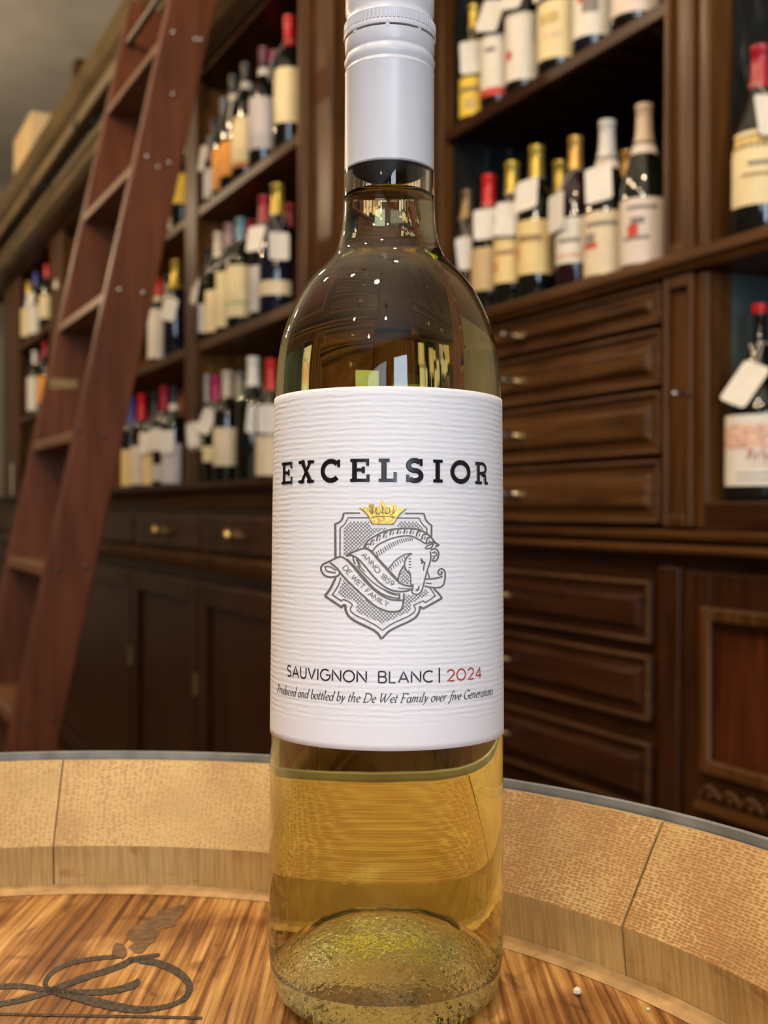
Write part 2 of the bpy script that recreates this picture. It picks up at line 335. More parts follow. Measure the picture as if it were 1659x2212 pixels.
def oak_stave(name, endgrain, pore=(0.38, 0.215, 0.080), dens0=0.66):
    m, nt, out = new_mat(name)
    p = N(nt, 'ShaderNodeBsdfPrincipled'); L(nt, p.outputs[0], out.inputs[0]); p.inputs['Roughness'].default_value = 0.55
    tc = N(nt, 'ShaderNodeTexCoord')
    def tex(kind, vec, **kw):
        mp = N(nt, 'ShaderNodeMapping'); mp.inputs['Scale'].default_value = vec; L(nt, tc.outputs['UV'], mp.inputs[0])
        n = N(nt, kind)
        for a, b in kw.items(): n.inputs[a].default_value = b
        L(nt, mp.outputs[0], n.inputs['Vector']); return n
    tone = tex('ShaderNodeTexNoise', (14, 22, 1), Scale=1.0, Detail=4.0)
    base = ramp(nt, tone.outputs[0], [(0.32, (0.39, 0.245, 0.090)), (0.5, (0.52, 0.35, 0.14)), (0.7, (0.61, 0.44, 0.20))])
    if endgrain:
        wob = tex('ShaderNodeTexNoise', (60, 60, 1), Scale=1.0, Detail=2.0)
        mpv = N(nt, 'ShaderNodeMapping'); mpv.inputs['Scale'].default_value = (480, 1000, 1); L(nt, tc.outputs['UV'], mpv.inputs[0])
        av = N(nt, 'ShaderNodeVectorMath', operation='MULTIPLY_ADD'); L(nt, wob.outputs[1], av.inputs[0]); av.inputs[1].default_value = (2.6, 1.6, 0); L(nt, mpv.outputs[0], av.inputs[2])
        vor = N(nt, 'ShaderNodeTexVoronoi'); vor.inputs['Scale'].default_value = 1.0; vor.inputs['Randomness'].default_value = 0.42; L(nt, av.outputs[0], vor.inputs['Vector'])
        dens = tex('ShaderNodeTexNoise', (48, 30, 1), Scale=1.0, Detail=3.0)
        th = N(nt, 'ShaderNodeMath', operation='MULTIPLY_ADD'); L(nt, dens.outputs[0], th.inputs[0]); th.inputs[1].default_value = -0.75; th.inputs[2].default_value = dens0
        sub = N(nt, 'ShaderNodeMath', operation='SUBTRACT'); L(nt, vor.outputs[0], sub.inputs[0]); L(nt, th.outputs[0], sub.inputs[1])
        dots = ramp(nt, sub.outputs[0], [(0.0, (1, 1, 1)), (0.30, (0, 0, 0))])
        mx = N(nt, 'ShaderNodeMix', data_type='RGBA', blend_type='MIX'); L(nt, dots.outputs[0], mx.inputs[0])
        L(nt, base.outputs[0], mx.inputs[6]); mx.inputs[7].default_value = (*pore, 1)
        col = mx.outputs[2]; hgt = sub.outputs[0]; bs = 0.5
    else:
        g = tex('ShaderNodeTexNoise', (700, 40, 1), Scale=1.0, Detail=4.0)
        gr = ramp(nt, g.outputs[0], [(0.3, (0.62, 0.58, 0.54)), (0.6, (1, 1, 1))])
        mx = N(nt, 'ShaderNodeMix', data_type='RGBA', blend_type='MULTIPLY'); mx.inputs[0].default_value = 0.75
        L(nt, base.outputs[0], mx.inputs[6]); L(nt, gr.outputs[0], mx.inputs[7])
        st = tex('ShaderNodeTexNoise', (26, 60, 1), Scale=1.0, Detail=4.0, Distortion=1.5)
        sr = ramp(nt, st.outputs[0], [(0.60, (1, 1, 1)), (0.70, (0.62, 0.42, 0.26))])
        m2 = N(nt, 'ShaderNodeMix', data_type='RGBA', blend_type='MULTIPLY'); m2.inputs[0].default_value = 0.7
        L(nt, mx.outputs[2], m2.inputs[6]); L(nt, sr.outputs[0], m2.inputs[7])
        col = m2.outputs[2]; hgt = g.outputs[0]; bs = 0.3
    L(nt, col, p.inputs['Base Color'])
    b = N(nt, 'ShaderNodeBump'); b.inputs['Strength'].default_value = bs; b.inputs['Distance'].default_value = 0.0006
    L(nt, hgt, b.inputs['Height']); L(nt, b.outputs[0], p.inputs['Normal'])
    return m
stave_m = oak_stave('stave_oak', False); stave_end = oak_stave('stave_chime_endgrain', True, dens0=0.58); stave_end2 = oak_stave('stave_chime_open_pores', True, (0.37, 0.19, 0.066), 0.76)
brand_m = plain('burnt_brand_mark', (0.045, 0.032, 0.022), 0.6, noise=0.6, nscale=500, bump=0.6)
brand_soft = plain('faint_brand_mark', (0.135, 0.072, 0.032), 0.55, noise=0.5, nscale=260)

# ------------------------------------------------------------------ room shell (wall frame)
RX0, RX1, RY0, RY1, RH = -8.7, 4.0, -4.8, 1.66, 3.46
structure('floor', MB().box(RX0, RX1+.2, RY0, RY1, -.1, 0), floor_m)
structure('ceiling', MB().box(RX0, RX1+.2, RY0, RY1, RH, RH+.1), ceil_m)
structure('wall_back', MB().box(RX0, RX1+.2, RY1, RY1+.12, 0, RH), wall_m)
structure('wall_left', MB().box(RX0-.12, RX0, RY0, RY1, 0, RH), wall_m)
structure('wall_right', MB().box(RX0, RX1+.2, RY0-.12, RY0, 0, RH), wood('opposite_panelling', (0.10, 0.045, 0.018), (0.22, 0.11, 0.05), 'Z', 3, 0.5))
mb = MB()
mb.box(RX1, RX1+.2, RY0, RY1, 2.75, RH); mb.box(RX1, RX1+.2, RY0, RY1, 0, .36)
mb.box(RX1, RX1+.2, RY0, -4.5, .36, 2.75); mb.box(RX1, RX1+.2, -2.2, -1.57, .36, 2.75); mb.box(RX1, RX1+.2, -.47, RY1, .36, 2.75)
structure('wall_front', mb, wood('street_wall_panelling', (0.08, 0.04, 0.018), (0.17, 0.09, 0.045), 'Z', 3, 0.5))
def glazing(name, y0, y1, z0, z1, nv, nh):
    m = MB(); x0, x1 = RX1+.03, RX1+.08
    m.box(x0, x1, y0, y0+.05, z0, z1); m.box(x0, x1, y1-.05, y1, z0, z1); m.box(x0, x1, y0+.05, y1-.05, z0, z0+.05); m.box(x0, x1, y0+.05, y1-.05, z1-.05, z1)
    for k in range(1, nv): yy = y0+(y1-y0)*k/nv; m.box(x0+.005, x1-.005, yy-.015, yy+.015, z0+.05, z1-.05)
    for k in range(1, nh): zz = z0+(z1-z0)*k/nh; m.box(x0+.008, x1-.008, y0+.05, y1-.05, zz-.015, zz+.015)
    return structure(name, m, mah_v)
glazing('door_1', -1.57, -.47, .36, 2.75, 1, 3); glazing('added_fill_window', -4.5, -2.2, .36, 2.75, 3, 2)  # the window frame belongs to the unseen window added for soft fill
structure('trim_1', MB().extrude_x([(1.66, 3.46), (1.66, 3.36), (1.62, 3.38), (1.58, 3.42), (1.57, 3.46)], RX0, RX1), plain('pale_trim_and_streak', (0.46, 0.42, 0.34), 0.7))
structure('light_streak_batten', MB().box(-7.6, -3.4, .55, .58, RH-.02, RH), plain('pale_trim_and_streak', (0.46, 0.42, 0.34), 0.7))  # pale batten added to stand in for a streak of light on the ceiling

def X(px, P): return at_wall(px, 1100, P)[0]
def Z(px, py, P): return at_wall(px, py, P)[1]

# ------------------------------------------------------------------ left shelving wall
PL, PLB, PBK = 1.05, 1.092, 1.42          # stile fronts, bottle row, back panels
zc = Z(520, 1043, 1.0)                    # counter top carrying the lowest row of bottles
zs2, zs1 = Z(530, 693, PL), Z(530, 366, PL)
z_top = 2.366
x_end0, x_end1 = X(6, PL), X(36, PL)
x_b0, x_b1 = X(106, PL), X(128, PL)
x_a0, x_a1 = X(397, PL), X(421, PL)
x_p0, x_p1 = X(637, 1.02), X(694, 1.02)
u = wall_thing('wall_shelving', 'long dark wooden wall shelving of three bays behind the ladder', 'shelves', (x_end0+x_p0)/2, 1.25, zc)
for a, b in ((x_end0, x_end1), (x_b0, x_b1), (x_a0, x_a1)):
    part('stile', MB().box(a, b, PL, PL+.03, zc+.001, z_top), tan_v, u, bevel=.004)
    part('divider', MB().box((a+b)/2-.012, (a+b)/2+.012, PL+.03, PBK, zc+.001, z_top), back_wood, u)
part('divider', MB().box(x_p0-.03, x_p0-.002, PL, PBK, zc+.001, z_top), back_wood, u)
bays = [(x_end1, x_b0), (x_b1, x_a0), (x_a1, x_p0-.03)]
for a, b in bays:
    part('back_panel', MB().box(a-.02, b+.02, PBK, PBK+.02, zc+.001, z_top), back_wood, u)
    for z in (zs1, zs2):
        part('shelf', MB().box(a+.0, b-.0, PL+.006, PBK-.001, z-.030, z), tan_h, u, bevel=.004)
part('top_board', MB().box(x_end0, x_p0-.002, PL, PBK, z_top, z_top+.02), mah_h, u)

# wide pilaster at the right end of the bays
pl = wall_thing('pilaster', 'tall dark pilaster with ribbed edge, rising directly behind the white wine bottle', 'pilaster', (x_p0+x_p1)/2, 1.3, zc+.001)
part('body', MB().box(x_p0, x_p1, 1.05, 1.655, zc+.001, 2.7), tan_v, pl)
for k, (w0, w1, pr) in enumerate(((0, .014, .030), (.017, .029, .022), (.032, .044, .028))):
    part('reed', MB().box(x_p0+w0, x_p0+w1, 1.05-pr, 1.05, zc+.001, 2.6), tan_v, pl, bevel=.007)
part('facing', MB().box(x_p0+.048, x_p1-.003, 1.042, 1.05, zc+.001, 2.6), tan_v, pl, bevel=.003)

# counter and base cabinets, standing forward of the shelves
PB = 0.93
ct = wall_thing('counter', 'dark wooden counter ledge under the lowest row of left bottles', 'counter', (x_end0+x_p0)/2, 1.2, zc)
part('top', MB().extrude_x([(PB-.03, zc), (1.655, zc), (1.655, zc-.03), (PB-.005, zc-.03), (PB-.02, zc-.022), (PB-.03, zc-.012)], x_end0-.6, x_p1), mah_h, ct)
part('moulding', MB().extrude_x([(PB-.018, zc-.031), (PB+.06, zc-.031), (PB+.06, zc-.062), (PB+.004, zc-.062), (PB-.006, zc-.045)], x_end0-.6, x_p1), tan_h, ct)
zd1, zd0 = Z(400, 1112, PB), Z(400, 1192, PB)
zk = Z(345, 1145, PB)
def knob(parent, x, y, z, r=.017, mat=brass, name='knob'):
    m = MB(); n = 16; prof = [(0.0, 0), (r*.75, 0), (r*.75, .004), (r*.35, .007), (r*.35, .013), (r*.85, .018), (r, .026), (r*.75, .034), (0.001, .037)]
    vs = []; fs = []
    for a, h in prof:
        for k in range(n): w = 2*math.pi*k/n; vs.append((x+a*math.cos(w), y-h, z+a*math.sin(w)))
    for i in range(len(prof)-1):
        for k in range(n): fs.append((i*n+k, i*n+(k+1)%n, (i+1)*n+(k+1)%n, (i+1)*n+k))
    m.add(vs, fs); return part(name, m, mat, parent, smooth=40)
cab_edges = [X(6, PB)-.6, X(6, PB), X(120, PB), X(290, PB), X(432, PB), x_p1]
cab_names = ['farthest left', 'far left corner', 'behind the ladder foot', 'right of the ladder', 'nearest the pilaster', 'tucked behind the white wine bottle']
for i in range(5):
    a, b = cab_edges[i]+.002, cab_edges[i+1]-.002
    if i in (0,): lab = 'dark base cabinet at the far end, mostly behind the ladder rail'
    lab = ['dark base cabinet at the far left end of the counter', 'dark base cabinet seen between the two ladder rails', 'dark base cabinet partly behind the near ladder rail',
           'dark base cabinet with a brass knob just right of the ladder', 'dark base cabinet with a brass knob left of the white wine bottle', 'dark base cabinet hidden mostly behind the white wine bottle'][i]
    c = wall_thing('base_cabinet', lab, 'cabinet', (a+b)/2, 1.2, 0, 'base cabinets under the left counter')
    part('carcass', MB().box(a, b, PB+.02, 1.40, .10, zc-.063), mah_v, c)
    part('plinth', MB().box(a, b, PB-.03, 1.38, 0, .098), tan_h, c, bevel=.012)
    d = part('drawer', MB().box(a+.012, b-.012, PB-.002, PB+.019, zd0+.008, zd1-.004), mah_h, c, bevel=.006)
    knob(d, (a+b)/2, PB-.002, (zd0+zd1)/2+.002, .018)
    part('rail', MB().extrude_x([(PB-.022, zd0-.008), (PB+.018, zd0+.004), (PB+.018, zd0-.05), (PB-.004, zd0-.045), (PB-.016, zd0-.026)], a, b), tan_h, c)
    zt, zb = zd0-.075, .135
    dr = part('door', MB().box(a+.010, b-.010, PB+.004, PB+.019, zb, zt), mah_v, c, bevel=.003)
    w = .06; fr = MB()
    fr.box(a+.010, a+.010+w, PB-.010, PB+.0035, zb, zt); fr.box(b-.010-w, b-.010, PB-.010, PB+.0035, zb, zt)
    fr.box(a+.010+w, b-.010-w, PB-.010, PB+.0035, zb, zb+w); fr.box(a+.010+w, b-.010-w, PB-.010, PB+.0035, zt-w, zt)
    part('door_frame', fr, mah_v, dr, bevel=.005)
    hg = MB()
    hg.tube([(a+.006, PB-.014, zt-.30), (a+.006, PB-.014, zt-.24)], .006, 8)
    part('hinge', hg, brass, dr, smooth=40)

# cornice above the bays, with the bar the ladder hangs on
co = wall_thing('cornice', 'deep olive-brown cornice running along the top of the left shelves', 'cornice', -4.0, 1.2, 2.391)
cx0, cx1 = -7.9, X(637, .9)+.35
part('crown', MB().extrude_x([(.86, 2.625), (1.60, 2.625), (1.60, 2.565), (.96, 2.560), (.93, 2.575), (.89, 2.595)], cx0, cx1), cornice_m, co)
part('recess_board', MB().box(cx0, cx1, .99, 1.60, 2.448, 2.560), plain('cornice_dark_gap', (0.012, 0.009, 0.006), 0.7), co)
part('lower_moulding', MB().extrude_x([(.93, 2.448), (1.05, 2.448), (1.05, 2.391), (.985, 2.391), (.955, 2.403), (.945, 2.423), (.93, 2.43)], cx0, cx1), cornice_m, co)
br = wall_thing('ladder_rail_bar', 'narrow olive wooden bar for hooking the ladder, below the cornice crown', 'rail', -4.0, .9, 2.478)
part('bar', MB().box(cx0, cx1, .885, .915, 2.483, 2.528), cornice_m, br, bevel=.006)
for px in (168, 70, 300):
    xx = X(px, .9)
    part('bracket', MB().box(xx-.012, xx+.012, .9151, .989, 2.488, 2.523).box(xx-.02, xx+.02, .878, .8849, 2.483, 2.528), iron, br, bevel=.003)

# things standing on the cornice
cz = 2.6252
xc = X(64, .95)
for k, (lab, dx, h) in enumerate((('pale pine wine crate resting directly on the cornice', 0, .17), ('pale pine wine crate stacked on another crate, white sticker on its end', .015, .17))):
    c = wall_thing('wine_crate', lab, 'crate', xc-.25, 1.1, cz, 'pine crates on the cornice')
    x1, x0, y0, y1, t = xc+dx-.015, xc-.52+dx, .95, 1.27, .012
    part('front_board', MB().box(x0, x1, y0, y0+t, cz, cz+h), crate_m, c, bevel=.002)
    part('rear_board', MB().box(x0, x1, y1-t, y1, cz, cz+h), crate_m, c, bevel=.002)
    part('end_board', MB().box(x1-t, x1, y0+t, y1-t, cz, cz+h), crate_m, c, bevel=.002)
    part('end_board', MB().box(x0, x0+t, y0+t, y1-t, cz, cz+h), crate_m, c, bevel=.002)
    part('lid', MB().box(x0+t, x1-t, y0+t, y1-t, cz+h-.011, cz+h-.001), crate_m, c)
    part('bottom_board', MB().box(x0+t, x1-t, y0+t, y1-t, cz, cz+.01), crate_m, c)
    if k == 1: part('sticker', MB().box(x1, x1+.001, y0+.10, y0+.20, cz+h-.085, cz+h-.02), white_paper, c, label='white paper sticker')
    cz += h + .0005
xq = X(164, 1.15)
q = wall_thing('wooden_post', 'short brown wooden post standing up behind the cornice', 'post', xq, 1.15, 2.6252)
part('shaft', MB().box(xq-.045, xq+.045, 1.13, 1.19, 2.6252, 3.21), tan_v, q, bevel=.006)
part('foot', MB().box(xq-.05, xq+.07, 1.10, 1.22, 2.6251, 2.67), tan_h, q, bevel=.006)

# ------------------------------------------------------------------ right cabinet: alcove, drawers, niche
PR, PRB = 1.30, 1.338
zR1 = Z(1200, 138, PR); zR0 = Z(1250, 606, PR-.03)
xA0, xA1 = X(934, PR), X(957, PR)
xB0, xB1 = X(1438, PR), X(1508, PR)
xN0, xN1 = X(1532, PR), X(2100, PR)
PRK = 1.63
ru = wall_thing('alcove_shelving', 'tall brown open shelving with a black back, right of the white wine bottle', 'shelves', (xA0+xB1)/2, 1.45, zR0)
part('stile', MB().box(xA0, xA1, PR-.01, PR+.028, zR0+.001, 2.75), tan_v, ru, bevel=.006)
part('side_panel', MB().box(xA0, xA1-.002, PR+.0285, PRK, zR0+.001, 2.75), black_back, ru)
part('back_panel', MB().box(xA1, xB0, PRK-.005, PRK+.015, zR0+.001, 2.75), black_back, ru)
b = part('shelf', MB().box(xA1+.001, xB0-.001, PR, PR+.022, zR1-.030, zR1), mah_h, ru, bevel=.005)
nsl = 9
for k in range(nsl):
    x0 = xA1+.002 + (xB0-xA1-.004)*k/nsl; x1 = xA1+.002 + (xB0-xA1-.004)*(k+1)/nsl
    part('slat', MB().box(x0+.010, x1-.010, PR+.0225, PRK-.006, zR1-.018, zR1-.001), mah_y, b)
part('shelf_batten', MB().box(xA1+.002, xB0-.002, PRK-.04, PRK-.006, zR1-.045, zR1-.0185), mah_h, b)
part('top_board', MB().box(xA1, xB0, PR, PRK, 2.72, 2.75), mah_h, ru)
part('lamp_bracket', MB().tube([(X(1037, 1.6), 1.60, zR1+.30), (X(1037, 1.6), 1.58, zR1+.20), (X(1037, 1.6), 1.55, zR1+.17)], .008, 8).lathe([(.006, 0), (.014, .01), (.014, .05), (.006, .06)], 12, (X(1037, 1.6), 1.55, zR1+.12)), brass, ru, smooth=40)

pb = wall_thing('panelled_pilaster', 'brown panelled pilaster between the drawers and the right-hand niche', 'pilaster', (xB0+xB1)/2, 1.4, .1)
zled = zR0
for (za, zb_) in ((zled+.001, 2.75), (Z(1470, 1143, PR)+.003, zled-.034)):
    part('body', MB().box(xB0, xB1, PR, PRK, za, zb_), tan_v, pb)
    w = .012; zA, zB = za+.02, zb_-.02
    fr = MB().box(xB0+.004, xB0+.004+w, PR-.014, PR-.0005, za, zb_).box(xB1-.004-w, xB1-.004, PR-.014, PR-.0005, za, zb_)
    fr.box(xB0+.004+w, xB1-.004-w, PR-.012, PR-.0005, za, za+.022).box(xB0+.004+w, xB1-.004-w, PR-.012, PR-.0005, zb_-.022, zb_)
    part('panel_frame', fr, tan_v, pb, bevel=.005)
kx = X(1503, PR)
knob(pb, kx, PR-.0145, Z(1503, 853, PR), .006, nickel, 'catch')

lg = wall_thing('ledge', 'long brown wooden ledge under the middle row of right-hand bottles', 'ledge', (xA0+xN1)/2, 1.45, zled)
part('board', MB().extrude_x([(PR-.03, zled-.004), (PR-.026, zled), (PRK, zled), (PRK, zled-.032), (PR-.016, zled-.032), (PR-.024, zled-.022), (PR-.03, zled-.018)], xA0, xN1), tan_h, lg)

zrow = [(659, 738), (748, 858), (868, 992), (1003, 1128)]
zlow = [(1240, 1362), (1386, 1514), (1556, 1690)]
dc = wall_thing('drawer_cabinet', 'dark brown chest of seven drawers right of the white wine bottle', 'cabinet', (xA0+xB0)/2, 1.45, 0)
zmid = Z(1249, 1143, PR); zcut = Z(1249, 1185, PR)
part('carcass', MB().box(xA0, xB0-.001, PR+.012, PRK, zmid+.003, zled-.034), mah_h, dc)
part('lower_carcass', MB().box(xA0, xB0-.001, PR-.008, PRK, .09, zcut-.003), mah_h, dc)
part('plinth', MB().box(xA0, xB0-.001, PR-.03, PRK, 0, .088), mah_h, dc)
worn_lit_edge = wood('worn_lit_drawer_edge', (0.045, 0.019, 0.007), (0.135, 0.064, 0.025), 'X', 5, 0.32)  # worn lip wood, lightened so its colour carries the light on the edges
def drawer(parent, x0, x1, z0, z1, P, kn, mat):
    # lipped frame with a raised, bevelled field
    m = MB(); m.box(x0, x1, P, P+.010, z0, z1)
    o = part('drawer', m, mat, parent, bevel=.004)
    e, g, h = .020, .012, .012
    f = MB(); f.hexa([(x0+e, P-.0002, z0+e), (x1-e, P-.0002, z0+e), (x1-e, P-.0002, z1-e), (x0+e, P-.0002, z1-e)],
                     [(x0+e+g, P-h, z0+e+g), (x1-e-g, P-h, z0+e+g), (x1-e-g, P-h, z1-e-g), (x0+e+g, P-h, z1-e-g)])
    part('raised_field', f, mat, o, bevel=.003)
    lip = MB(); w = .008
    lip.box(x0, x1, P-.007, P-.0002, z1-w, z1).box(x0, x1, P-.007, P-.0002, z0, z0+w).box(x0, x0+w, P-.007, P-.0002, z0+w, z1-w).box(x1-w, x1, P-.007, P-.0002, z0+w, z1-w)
    part('lip', lip, worn_lit_edge, o, bevel=.003)
    zz = (z0+z1)/2
    bp = MB().box(kn-.028, kn+.028, P-h-.002, P-h-.0001, zz-.007, zz+.007); part('pull_plate', bp, brass, o, bevel=.002)
    knob(o, kn, P-h-.002, zz, .009, nickel, 'pull')
    return o
kn = X(1126, PR)
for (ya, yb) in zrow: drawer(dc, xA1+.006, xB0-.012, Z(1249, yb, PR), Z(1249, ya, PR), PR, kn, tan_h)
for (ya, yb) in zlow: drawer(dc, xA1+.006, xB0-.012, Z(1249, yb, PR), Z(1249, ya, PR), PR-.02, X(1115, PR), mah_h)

cl = wall_thing('counter_moulding', 'dark double counter moulding across the chest of drawers and niche', 'counter', (xA0+xN1)/2, 1.45, zcut)
part('upper_bead', MB().extrude_x([(PR-.022, zmid-.002), (PR-.018, zmid+.002), (PRK, zmid+.002), (PRK, zmid-.016), (PR-.010, zmid-.016), (PR-.020, zmid-.010)], xA0, xN1), tan_h, cl)
part('fascia', MB().box(xA0, xN1, PR-.004, PRK, zcut+.016, zmid-.017), mah_h, cl)
part('lower_bead', MB().extrude_x([(PR-.046, zcut+.010), (PR-.040, zcut+.015), (PRK, zcut+.015), (PRK, zcut-.002), (PR-.030, zcut-.002), (PR-.044, zcut+.004)], xA0, xN1), tan_h, cl)

nu = wall_thing('niche_cabinet', 'dark cabinet with open bottle niches at the right edge of the picture', 'cabinet', (xN0+xN1)/2, 1.45, 0)
zf = Z(1580, 1083, PR)
part('stile', MB().box(xB1+.001, xN0, PR-.006, PR+.05, zled+.001, 2.75), tan_v, nu, bevel=.007)
part('stile', MB().box(xB1+.001, xN0, PR-.006, PR+.05, zmid+.003, zled-.034), tan_v, nu, bevel=.007)
part('side_panel', MB().box(xB1+.001, xN0-.004, PR+.0505, PRK, zmid+.003, zled-.034), teal_back, nu)
part('upper_side_panel', MB().box(xB1+.001, xN0-.004, PR+.0505, PRK, zled+.001, 2.75), black_back, nu)
part('back_panel', MB().box(xN0-.004, xN1, PRK-.015, PRK, zmid+.003, zled-.034), teal_back, nu)
part('upper_back_panel', MB().box(xN0-.004, xN1, PRK-.015, PRK, zled+.001, 2.75), black_back, nu)
part('niche_floor', MB().box(xN0+.001, xN1, PR-.012, PRK-.016, zmid+.003, zf), mah_h, nu, bevel=.004)
# lower door with sunk panel and carved scroll
part('lower_body', MB().box(xB0, xN1, PR-.002, PRK, .09, zcut-.003), mah_v, nu)
part('post', MB().box(xB0+.004, X(1488, PR), PR-.022, PR-.0025, .09, zcut-.02), mah_v, nu, bevel=.006)
xd0, xd1 = X(1496, PR), xN1-.05; zt, zb = Z(1545, 1235, PR), .12
xi0, zi1, zi0 = X(1552, PR), Z(1552, 1325, PR), Z(1552, 1652, PR)
xi1 = xi0+.42
dr = part('door', MB().box(xd0, xi0, PR-.020, PR-.0025, zb, zt).box(xi1, xd1, PR-.020, PR-.0025, zb, zt).box(xi0, xi1, PR-.020, PR-.0025, zb, zi0).box(xi0, xi1, PR-.020, PR-.0025, zi1, zt), mah_v, nu, bevel=.003)
part('panel', MB().box(xi0, xi1, PR-.008, PR-.0026, zi0, zi1), wood('red_mahogany_panel', (0.035, 0.009, 0.003), (0.12, 0.030, 0.009), 'Z', 5, 0.3), dr)
w = .012
fr = MB().box(xi0-w, xi0+w, PR-.032, PR-.0205, zi0-w, zi1+w).box(xi1-w, xi1+w, PR-.032, PR-.0205, zi0-w, zi1+w)
fr.box(xi0+w, xi1-w, PR-.032, PR-.0205, zi0-w, zi0+w).box(xi0+w, xi1-w, PR-.032, PR-.0205, zi1-w, zi1+w)
part('panel_moulding', fr, tan_v, dr, bevel=.006)
zo = Z(1600, 1735, PR)
sc = MB(); pts = []
for k in range(49):
    t = k/48; pts.append((xi0-.01+t*.22, PR-.026, zo + .014*abs(math.sin(t*math.pi*5)) + .004))
sc.tube(pts, .005, 8)
for k in range(5):
    c0 = Vector((xi0+.012+k*.044, PR-.026, zo+.008)); sc.tube([c0 + Vector((.008*(1-i/14)*math.cos(i*.7), 0, .008*(1-i/14)*math.sin(i*.7))) for i in range(13)], .003, 6)
sc.box(xi0-.018, xi0+.22, PR-.034, PR-.0205, zo-.020, zo-.006)
part('carved_scroll', sc, tan_h, dr, smooth=40)

# ------------------------------------------------------------------ library ladder
EYEV = Vector((0, 0, EYE))
A_top = ray(417.5, 0)*2.62; A_bot = ray(82, 1557)*2.45
vdir = (A_top - A_bot).normalized()
edir = Vector((DX, DY, 0)); edir = (edir - vdir*edir.dot(vdir)).normalized()
wdir = edir.cross(vdir).normalized()
if wdir.dot(Vector((NX, NY, 0))) < 0: wdir = -wdir
RW, RTK, SPAN = .108, .028, .50
def on_rail(z_rel): return A_bot + vdir*((z_rel - A_bot.z)/vdir.z)      # centre of the near face at a height relative to the eye
foot, head_ = on_rail(-EYE), on_rail(2.46-EYE)
ld = thing('ladder', 'tall red-brown wooden shelf ladder leaning at the left', 'ladder', foot+EYEV)
ldoff = foot+EYEV; OFF[ld.name] = tuple(ldoff)
def rail(e0):
    m = MB(); a = []; b = []
    for base, zz in ((foot, 0.0), (head_, 2.46)):
        for (sw, se) in ((-1, 0), (1, 0), (1, 1), (-1, 1)):
            p = base + wdir*(sw*RW/2) + edir*(e0+se*RTK)
            if zz == 0.0: p = p - vdir*(p.z + EYE)/vdir.z          # cut level on the floor
            (a if zz == 0.0 else b).append(p+EYEV)
    m.hexa(a, b); return m
part('side_rail', rail(0), ladder_v, ld, bevel=.005)
part('side_rail', rail(SPAN+RTK), ladder_v, ld, bevel=.005)
whz = Vector((wdir.x, wdir.y, 0)); whz.normalize()
def t_for_y(y):
    lo, hi = -EYE, 2.46-EYE
    for _ in range(50):
        mid = (lo+hi)/2; p = on_rail(mid)
        xr = Vector((CR*p.x+SR*p.z, p.y, -SR*p.x+CR*p.z)); yy = CY - F_PX*xr.z/xr.y
        if yy > y: lo = mid
        else: hi = mid
    return lo
tread_y = [80, 350, 628, 930, 1222, 1545, 1860]
for y in tread_y:
    zc_ = t_for_y(y); c = on_rail(zc_); m = MB(); d = RW/2/whz.dot(wdir)*1.0
    q = []
    for zz in (-.026, 0):
        base = on_rail(zc_+zz)
        for (sw, e) in ((-1, RTK+.0005), (1, RTK+.0005), (1, SPAN+RTK-.0005), (-1, SPAN+RTK-.0005)):
            p = base + whz*(sw*(d-.004)) + edir*e; p.z = zc_+zz; q.append(p+EYEV)
    m.hexa(q[:4], q[4:]); part('tread', m, ladder_x, ld, bevel=.005)
def hit_face(px, py, e=0.0):
    r = ray(px, py); nrm = edir; t = (A_bot + edir*e).dot(nrm)/r.dot(nrm); return r*t
for px, py in ((375, 70), (422, 85), (434, 86), (374, 204), (318, 338), (342, 361), (366, 352), (258, 626), (309, 632), (222, 940), (170, 928), (126, 1230), (184, 1225), (56, 1562), (115, 1552)):
    p = hit_face(px, py); m = MB(); n = 12; vs = []; fs = []
    prof = [(.0001, .0045), (.003, .004), (.0052, .0022), (.006, 0)]
    for rr, hh in prof:
        for k in range(n):
            w = 2*math.pi*k/n; vs.append(p + EYEV + (wdir*math.cos(w)+vdir*math.sin(w))*rr - edir*hh)
    for i in range(3):
        for k in range(n): fs.append((i*n+k, i*n+(k+1) % n, (i+1)*n+(k+1) % n, (i+1)*n+k))
    m.add(vs, fs); part('bolt', m, nickel if py < 700 else iron, ld, smooth=60)
pc = hit_face(139, 829, SPAN+RTK) + EYEV; m = MB(); q = []
hv = Vector((NX, NY, 0)) ; hv = (hv - edir*hv.dot(edir)).normalized(); hu = edir.cross(hv)
if hu.z < 0: hu = -hu
for e in (0, .003):
    for a, b in ((-1, -1), (1, -1), (1, 1), (-1, 1)): q.append(pc + hv*(.036*a) + hu*(.013*b) - edir*e)
m.hexa(q[:4], q[4:]); part('brass_plate', m, brass, ld, bevel=.002, label='small brass maker plate')
hk = hit_face(336, 8, .26) + EYEV
part('hook_rod', MB().tube([hk-edir*.25, hk+edir*.27], .010, 10), iron, ld, smooth=40)
for e in (RTK/2, SPAN+RTK*1.5):
    b0 = head_+EYEV+edir*e - vdir*.03; nn = Vector((NX, NY, 0)); l0 = b0.x*NX+b0.y*NY
    pth = [b0, b0+nn*(.872-l0)+Vector((0, 0, .07)), b0+nn*(.872-l0)+Vector((0, 0, .108)), b0+nn*(.9-l0)+Vector((0, 0, .118)), b0+nn*(.927-l0)+Vector((0, 0, .108)), b0+nn*(.927-l0)+Vector((0, 0, .075))]
    part('top_hook', MB().tube(pth, .007, 8), iron, ld, smooth=40)

